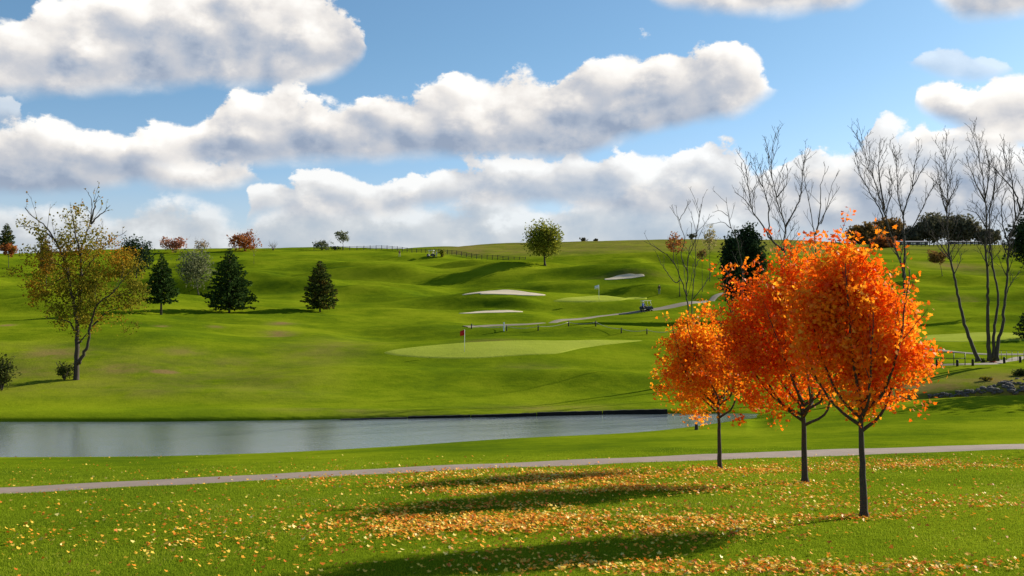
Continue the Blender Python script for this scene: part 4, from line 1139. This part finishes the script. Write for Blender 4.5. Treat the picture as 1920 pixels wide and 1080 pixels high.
# ------------------------------------------------------------------ golf carts
def golf_cart(label, loc, rz, paint, roofm):
    root = thing('golf_cart', label, 'golf cart', loc, rz)
    mb = MB()
    # side profile swept across the width: nose, footwell, seat box, bag well
    prof = [(-1.18, .34), (-1.20, .66), (-1.02, .82), (-.62, .86), (-.55, .74), (-.12, .72), (-.06, .34), (.52, .30), (.66, .80), (.86, .86), (1.06, .74), (1.20, .50), (1.18, .32), (.9, .26), (-.9, .26)]
    n = len(prof); vs = []; fs = []
    for y, k in ((-.58, .97), (-.54, 1), (.54, 1), (.58, .97)):
        vs += [(x * k, y, .55 + (z - .55) * k) for x, z in prof]
    for r in range(3):
        for i in range(n): fs.append((r * n + i, (r + 1) * n + i, (r + 1) * n + (i + 1) % n, r * n + (i + 1) % n))
    fs += [tuple(range(n)), tuple(reversed(range(3 * n, 4 * n)))]
    mb.add(vs, fs); mb.build('body', paint, root)
    mb = MB(); mb.box((-.34, 0, .81), (.50, 1.02, .16), 0, .96, .04); mb.build('seat', M_SEAT, root)
    mb = MB(); mb.box((-.60, 0, 1.10), (.12, 1.02, .40), 0, .9, .04); mb.build('backrest', M_SEAT, root)
    mb = MB(); mb.box((-.12, 0, 1.86), (1.75, 1.20, .09), 0, .90, .035); mb.build('canopy', roofm, root)
    for x0, x1 in ((-.86, -.80), (.78, .52)):
        for y in (-.5, .5):
            mb = MB(); mb.tube([(x0, y, .78), (x1, y, 1.84)], .022, 6); mb.build('roof_post', M_WHITE, root)
    mb = MB(); mb.tube([(.45, -.26, .75), (.22, -.26, 1.10)], .02, 6)
    ring = [Vector((.22, -.26, 1.10)) + Vector((.09 * math.cos(a), .17 * math.sin(a), .14 * math.cos(a))) for a in np.linspace(0, 6.283, 15)]
    mb.tube(ring, .014, 5, False); mb.build('steering_wheel', M_RUBBER, root)
    for x in (-.78, .82):
        for y in (-.52, .52):
            M = Matrix.Translation((x, y, .23)) @ Matrix.Rotation(R(90), 4, 'X')
            w = MB(); w.lathe([(.10, -.085), (.20, -.095), (.235, -.06), (.24, 0), (.235, .06), (.20, .095), (.10, .085)], 18, M); wo = w.build('wheel', M_RUBBER, root)
            w = MB(); w.lathe([(.02, -.098), (.11, -.092), (.115, 0), (.11, .092), (.02, .098)], 12, M); w.build('rim', M_WHITE, wo)
    for y in (-.38, .38):
        mb = MB(); mb.lathe([(.07, 0), (.06, .03), (.01, .035)], 10, Matrix.Translation((1.12, y, .66)) @ Matrix.Rotation(R(75), 4, 'Y')); mb.build('headlight', M_WHITE, root)
    return root
golf_cart('dark golf cart with a pale canopy stopped on the far path', hit(1212, 583), .5, principled('dark_paint', (.03, .035, .04), .35), principled('canopy_cream', (.55, .52, .42), .5)).scale = (.86,) * 3
golf_cart('dark golf cart with a white canopy on the ridge by the rail fence', hit(808, 482), 2.9, principled('black_paint', (.02, .02, .022), .35), M_WHITE)

# ------------------------------------------------------------------ grass blades and fallen leaves
rng = np.random.RandomState(3)
def proj(x, y, z):
    fw = y * CP + z * SP; up = z * CP - y * SP
    return 960 + FPX * x / fw, 540 - FPX * up / fw
N = 600000
y = 13 + 35 * rng.rand(N) ** 1.25; x = (rng.rand(N) * 2 - 1) * .56 * y
z = H(x, y)
# keep blades off the path
pc = [hit(*p) for p in [(-250, 934), (0, 921), (240, 907.5), (480, 895.5), (720, 884), (960, 873), (1200, 862.5), (1440, 853), (1680, 845), (1920, 837.5), (2300, 826)]]
pathy = pchip([p.x for p in pc], [p.y for p in pc], x)
k = (np.abs(y - pathy) > 1.30 + .06 * rng.rand(N)) & (rng.rand(N) > sstep(30, 48, y))
x, y, z = x[k], y[k], z[k]; N = len(x)
h = rng.uniform(.022, .058, N) * (1 + .35 * (vnoise(x / 1.3, y / 1.3) - .5)); w = rng.uniform(.006, .013, N) * (1 + y / 40)
an = rng.uniform(0, 6.283, N); ln = rng.normal(0, .022, (N, 2))
dx, dy = np.cos(an) * w / 2, np.sin(an) * w / 2
V = np.stack([np.stack([x - dx, y - dy, z - .006], 1), np.stack([x + dx, y + dy, z - .006], 1), np.stack([x + ln[:, 0], y + ln[:, 1], z + h], 1)], 1).reshape(-1, 3)
M_BLADE = leaf_mat('grass_blades', [(0, (.15, .215, .010)), (.5, (.225, .300, .014)), (.88, (.31, .37, .022)), (1, (.44, .39, .11))], .42, .45, .25)
tag(link('grass', mesh_uniform('grass', V, np.arange(N * 3).reshape(N, 3)), M_BLADE), 'short mown grass blades over the near lawn', 'grass', kind='stuff')

N = 700000
y = 14 + 36 * rng.rand(N); x = (rng.rand(N) * 2 - 1) * .56 * y
z = H(x, y); px, py = proj(x, y, z)
def g2(cx, cy, sx, sy, a): return a * np.exp(-((px - cx) / sx) ** 2 - ((py - cy) / sy) ** 2)
dens = g2(1050, 893, 200, 11, .62) + g2(1120, 917, 250, 8, .85) + g2(900, 925, 130, 7, .30) + g2(1040, 985, 260, 24, .72) + g2(1290, 985, 170, 18, .50) + g2(760, 985, 170, 24, .26) + g2(430, 1000, 280, 45, .085) + g2(80, 1020, 150, 40, .03) \
     + g2(1500, 1066, 400, 13, .36) + g2(1100, 1070, 180, 12, .13) + g2(1700, 872, 180, 9, .44) + g2(1430, 884, 120, 7, .30) + g2(1500, 908, 70, 4, .6) + g2(1760, 945, 200, 15, .12) + g2(1540, 940, 120, 18, .14) + g2(1620, 972, 95, 5, .7) + g2(1350, 882, 50, 3, .6) + g2(760, 905, 200, 16, .15) + g2(900, 950, 160, 10, .16) + g2(1000, 1040, 300, 24, .06)
dens += .0085 * (py > 900) + .0065 * ((py > 855) & (py < 905) & (px < 1150))
# leaves lie in drifts
patch = vnoise(x / 1.1, y / 1.1) * .6 + vnoise(x / .42, y / .42) * .6
dens = np.minimum(dens, .62) * np.clip((patch - .15) * 1.7, .25, 1.7)
dens *= np.where(y > 40, .5, 1.0)
keep = rng.rand(N) < dens * .58
onp = np.abs(y - pchip([p.x for p in pc], [p.y for p in pc], x)) < .9
keep &= (~onp) | (rng.rand(N) < .05)
x, y, z = x[keep], y[keep], z[keep]; onp = onp[keep]; n = len(x)
print('fallen leaves', n)
pos = np.stack([x, y, z + np.where(onp, .07, rng.uniform(.035, .07, n))], 1)
fr = rand_frames(rng, n, 1.5)
curl = LEAF_MAPLE * np.array([1, 1, 2.2])
M_LITTER = leaf_mat('fallen_leaf', [(0, (.58, .11, .012)), (.24, (.88, .25, .018)), (.52, (.94, .44, .035)), (.8, (.95, .66, .09)), (1, (.95, .82, .32))], .25, .15, .6, .03)
tag(leaves_mesh('fallen_leaves', pos, rng.uniform(.042, .094, n), fr, curl, M_LITTER), 'yellow and orange maple leaves scattered over the near lawn', 'leaves', kind='stuff')

# ------------------------------------------------------------------ sky with fair-weather clouds, sun, camera
world = bpy.data.worlds.new('World'); scene.world = world; world.use_nodes = True
wt = world.node_tree; wt.nodes.clear(); t = NT(wt)
out = t.n('ShaderNodeOutputWorld'); bg = t.n('ShaderNodeBackground')
bg.inputs[1].default_value = SKY_STRENGTH
wt.links.new(bg.outputs[0], out.inputs[0])
sky = t.n('ShaderNodeTexSky', sky_type='NISHITA')
sky.sun_disc = False; sky.sun_elevation = SUN_EL; sky.sun_rotation = SUN_AZ
sky.air_density = 1.0; sky.dust_density = 0.6; sky.ozone_density = 2.0
dirv = t.n('ShaderNodeTexCoord').outputs['Generated']
sx = t.n('ShaderNodeSeparateXYZ'); wt.links.new(dirv, sx.inputs[0])
AZ = t.math('ARCTAN2', sx.outputs[0], sx.outputs[1])
EL = t.math('ARCSINE', sx.outputs[2])

def azel(px, py):
    v = at(px, py, 1.0).normalized()
    return math.atan2(v.x, v.y), math.asin(v.z)
def curve(pts, val):
    """float curve over bearing (0..1 over +-0.55 rad) giving elevation/0.5"""
    nd = t.n('ShaderNodeFloatCurve'); cm = nd.mapping; c = cm.curves[0]
    P = []
    for p in pts:
        a, e = azel(*p); P.append(((a + 0.55) / 1.1, e / 0.5))
    P.sort()
    while len(c.points) < len(P): c.points.new(0.5, 0.5)
    for q, p in zip(c.points, P): q.location = p; q.handle_type = 'AUTO'
    cm.update()
    t.put(nd.inputs['Value'], val)
    return t.math('MULTIPLY', nd.outputs[0], 0.5)
def cloud_vec(az, el):
    cv = t.n('ShaderNodeCombineXYZ'); t.put(cv.inputs[0], t.math('MULTIPLY', az, 0.72)); t.put(cv.inputs[1], el)
    return cv.outputs[0]
def noise2(vec, scale, detail, rough, both=False):
    nd = t.n('ShaderNodeTexNoise', noise_dimensions='2D'); wt.links.new(vec, nd.inputs['Vector'])
    nd.inputs['Scale'].default_value = scale; nd.inputs['Detail'].default_value = detail; nd.inputs['Roughness'].default_value = rough
    return nd if both else nd.outputs['Fac']
def puffs(vec, warp, scale):
    vo = t.n('ShaderNodeTexVoronoi', feature='SMOOTH_F1', voronoi_dimensions='2D'); vo.inputs['Scale'].default_value = scale; vo.inputs['Smoothness'].default_value = 0.4
    wv = t.vmath('ADD', vec, t.vmath('SCALE', t.vmath('SUBTRACT', warp, (0.5, 0.5, 0.5)), scale=0.045))
    wt.links.new(wv, vo.inputs['Vector'])
    return t.math('SUBTRACT', 0.6, vo.outputs['Distance'])

# top and base outlines of each bank of cloud, as bearings and elevations
BANKS = [
  # low far bank near the horizon: thin and streaky
  dict(top=[(-80, 362), (120, 378), (230, 398), (330, 390), (450, 398), (560, 380), (700, 390), (900, 370), (1100, 372), (1300, 360), (1500, 330), (1700, 320), (2000, 320)],
       bot=[(-80, 520), (480, 520), (960, 520), (1300, 520), (2000, 520)], amp=1.3, k=0.024, thick=0.72, dim=0.84, soft=0.7, rel=1.6, lift=0.12),
  dict(top=[(-80, 520), (420, 520), (470, 370), (560, 340), (640, 338), (700, 352), (780, 335), (870, 302), (960, 312), (1040, 306), (1120, 292), (1190, 318), (1270, 288), (1340, 284), (1420, 305), (1500, 282), (1570, 305), (1620, 272), (1700, 258), (1790, 268), (1860, 290), (2000, 300)],
       bot=[(-80, 500), (420, 470), (480, 412), (640, 412), (860, 388), (1000, 392), (1200, 402), (1400, 405), (1500, 425), (1700, 430), (2000, 430)], amp=1.3, k=0.03, thick=0.86, dim=0.96, rel=1.35, lift=0.06),
  dict(top=[(-80, 262), (60, 252), (160, 250), (230, 262), (300, 310), (400, 312), (470, 318), (490, 340), (560, 400), (900, 420), (1650, 420), (1700, 300), (1730, 240), (1760, 245), (2000, 225)],
       bot=[(-80, 372), (120, 368), (250, 352), (420, 356), (490, 336), (560, 330), (900, 330), (1650, 330), (1700, 290), (1760, 276), (2000, 290)], amp=1.1, k=0.028, thick=0.97, dim=0.97, lift=0.05),
  dict(top=[(-80, 330), (215, 320), (235, 268), (300, 246), (360, 238), (400, 208), (470, 205), (540, 194), (610, 208), (680, 196), (740, 205), (800, 195), (860, 172), (950, 150), (1050, 142), (1130, 130), (1160, 108), (1210, 90), (1260, 92), (1330, 105), (1400, 125), (1440, 150), (1470, 185), (1500, 260), (1690, 280), (1725, 180), (1770, 165), (1830, 178), (1880, 150), (1930, 135), (2000, 130)],
       bot=[(-80, 250), (215, 280), (240, 305), (330, 316), (520, 312), (700, 305), (900, 298), (1080, 300), (1180, 262), (1280, 240), (1380, 215), (1445, 180), (1480, 150), (1690, 170), (1730, 210), (1800, 245), (2000, 260)], amp=1.05, k=0.03, thick=1.0, dim=1.0, lift=0.06),
  dict(top=[(-80, 95), (0, 75), (60, 52), (130, 22), (230, 0), (340, -22), (460, -25), (560, -16), (630, -2), (672, 40), (688, 80), (700, 140), (1180, 60), (1240, -30), (1450, -60), (1640, -40), (1700, 20), (1745, -10), (1800, -60), (2000, -70)],
       bot=[(-80, 180), (100, 176), (280, 172), (420, 162), (560, 158), (650, 138), (690, 90), (710, 40), (1180, -30), (1240, 6), (1340, 20), (1450, 26), (1580, 14), (1660, -20), (1700, -30), (1760, 12), (1820, 36), (1920, 30), (2000, 20)], amp=1.05, k=0.03, thick=1.0, dim=1.0, lift=0.10),
  # thin wisps
  dict(top=[(-80, 190), (0, 200), (30, 215), (50, 260), (1660, 160), (1720, 112), (1830, 98), (1895, 120), (1930, 170), (2000, 170)],
       bot=[(-80, 250), (0, 244), (30, 238), (50, 200), (1660, 90), (1720, 128), (1830, 155), (1895, 140), (1930, 90), (2000, 90)], amp=1.5, k=0.022, thick=0.45, dim=1.0),
]
GAIN = 1.0 / (SKY_STRENGTH * 2 ** EXPOSURE)
def lin(rgb): return tuple(((c / 255 + .055) / 1.055) ** 2.4 if c > 10 else c / 255 / 12.92 for c in rgb)
# clear sky, a little greyer towards the horizon
hz = t.smooth(EL, 0.02, 0.28)
clear = t.mix(1.0, sky.outputs[0], t.mix(hz, (0.76, 0.80, 0.94), (0.57, 0.73, 0.80)), 'MULTIPLY')
color = clear
V0 = cloud_vec(AZ, EL)
V1 = cloud_vec(t.math('ADD', AZ, 0.011), t.math('ADD', EL, 0.012))
N0 = noise2(V0, 15.0, 9, 0.63, True); N1 = noise2(V1, 15.0, 6, 0.55, True); N0b = noise2(V0, 15.0, 6, 0.55)
P0 = puffs(V0, N0.outputs['Color'], 27.0); P1 = puffs(V1, N1.outputs['Color'], 27.0)
edge = t.math('ADD', t.math('SUBTRACT', N0.outputs['Fac'], 0.5), t.math('ADD', t.math('MULTIPLY', P0, 0.46), t.math('MULTIPLY', t.math('SUBTRACT', noise2(V0, 62.0, 6, 0.62), 0.5), 0.20)))
relief = t.math('ADD', t.math('MULTIPLY', t.math('SUBTRACT', N0b, N1.outputs['Fac']), 1.5), t.math('MULTIPLY', t.math('SUBTRACT', P0, P1), 0.5))
big = t.math('SUBTRACT', noise2(V0, 7.0, 3, 0.5), 0.5)
U01 = t.math('DIVIDE', t.math('ADD', AZ, 0.55), 1.1, clamp=True)
for B in BANKS:
    top = curve(B['top'], U01); bot = curve(B['bot'], U01)
    up = t.math('DIVIDE', t.math('SUBTRACT', top, EL), B['k'])
    dn = t.math('DIVIDE', t.math('SUBTRACT', EL, bot), B['k'] * 0.8)
    a_up = t.math('ADD', t.math('ADD', up, 0.10), t.math('MULTIPLY', edge, B['amp'] * 1.9))
    a_dn = t.math('ADD', dn, t.math('MULTIPLY', edge, B['amp'] * 0.5))
    al = t.math('MULTIPLY', t.smooth(a_up, -0.05, B.get('soft', 0.20)), t.smooth(a_dn, -0.2, 0.55))
    alpha = t.math('MULTIPLY', al, B['thick'])
    # how deep below the sunlit shoulder of the cloud this line of sight passes
    frac = t.math('DIVIDE', t.math('SUBTRACT', EL, bot), t.math('MAXIMUM', t.math('SUBTRACT', top, bot), 0.012))
    rim = t.math('SUBTRACT', 1.0, t.smooth(a_up, 0.0, 1.3))
    lit = t.math('ADD', t.math('MULTIPLY', t.smooth(frac, 0.12, 1.05), 0.62), t.math('MULTIPLY', rim, 0.30))
    # thin base lets light through
    lit = t.math('ADD', lit, t.math('MULTIPLY', t.smooth(a_dn, 1.0, -0.1), 0.30))
    lit = t.math('ADD', lit, t.math('ADD', t.math('MULTIPLY', relief, B.get('rel', 1.35)), t.math('MULTIPLY', big, 0.5)))
    lit = t.math('ADD', t.math('MULTIPLY', lit, 0.80), 0.17)
    lit = t.math('ADD', lit, B.get('lift', 0.0), clamp=True)
    dm = B['dim']
    c = t.ramp(lit, [(0.0, tuple(x * dm * GAIN for x in lin((152, 167, 190)))), (0.22, tuple(x * dm * GAIN for x in lin((178, 188, 204)))),
                     (0.48, tuple(x * dm * GAIN for x in lin((205, 207, 213)))), (0.74, tuple(x * dm * GAIN for x in lin((240, 236, 232)))), (1.0, tuple(x * GAIN * 1.08 for x in lin((255, 252, 247)))) ])
    color = t.mix(alpha, color, c)
color = t.mix(t.smooth(EL, 0.145, 0.05, 0.0, 0.55), color, tuple(x * GAIN for x in lin((205, 212, 220))))
wt.links.new(color, bg.inputs[0])
world.cycles.sampling_method = 'NONE'

sl = bpy.data.lights.new('sun', 'SUN'); sl.energy = 5.0; sl.angle = R(0.55); sl.color = (1.0, 0.93, 0.80)
so = bpy.data.objects.new('sun', sl); COL.objects.link(so)
sd = Vector((math.sin(SUN_AZ) * math.cos(SUN_EL), math.cos(SUN_AZ) * math.cos(SUN_EL), math.sin(SUN_EL)))
so.rotation_euler = sd.to_track_quat('Z', 'Y').to_euler(); so.location = sd * 300

cam = bpy.data.cameras.new('camera'); cam.lens = 36; cam.sensor_width = 36; cam.clip_start = 0.1; cam.clip_end = 8000
co = bpy.data.objects.new('camera', cam); COL.objects.link(co)
co.rotation_euler = (R(90) + PITCH, 0, 0)
scene.camera = co
scene.view_settings.view_transform = 'Standard'; scene.view_settings.look = 'None'
scene.view_settings.exposure = EXPOSURE; scene.view_settings.gamma = 1.0
scene.cycles.max_bounces = 9; scene.cycles.diffuse_bounces = 7; scene.cycles.transmission_bounces = 4; scene.cycles.glossy_bounces = 3
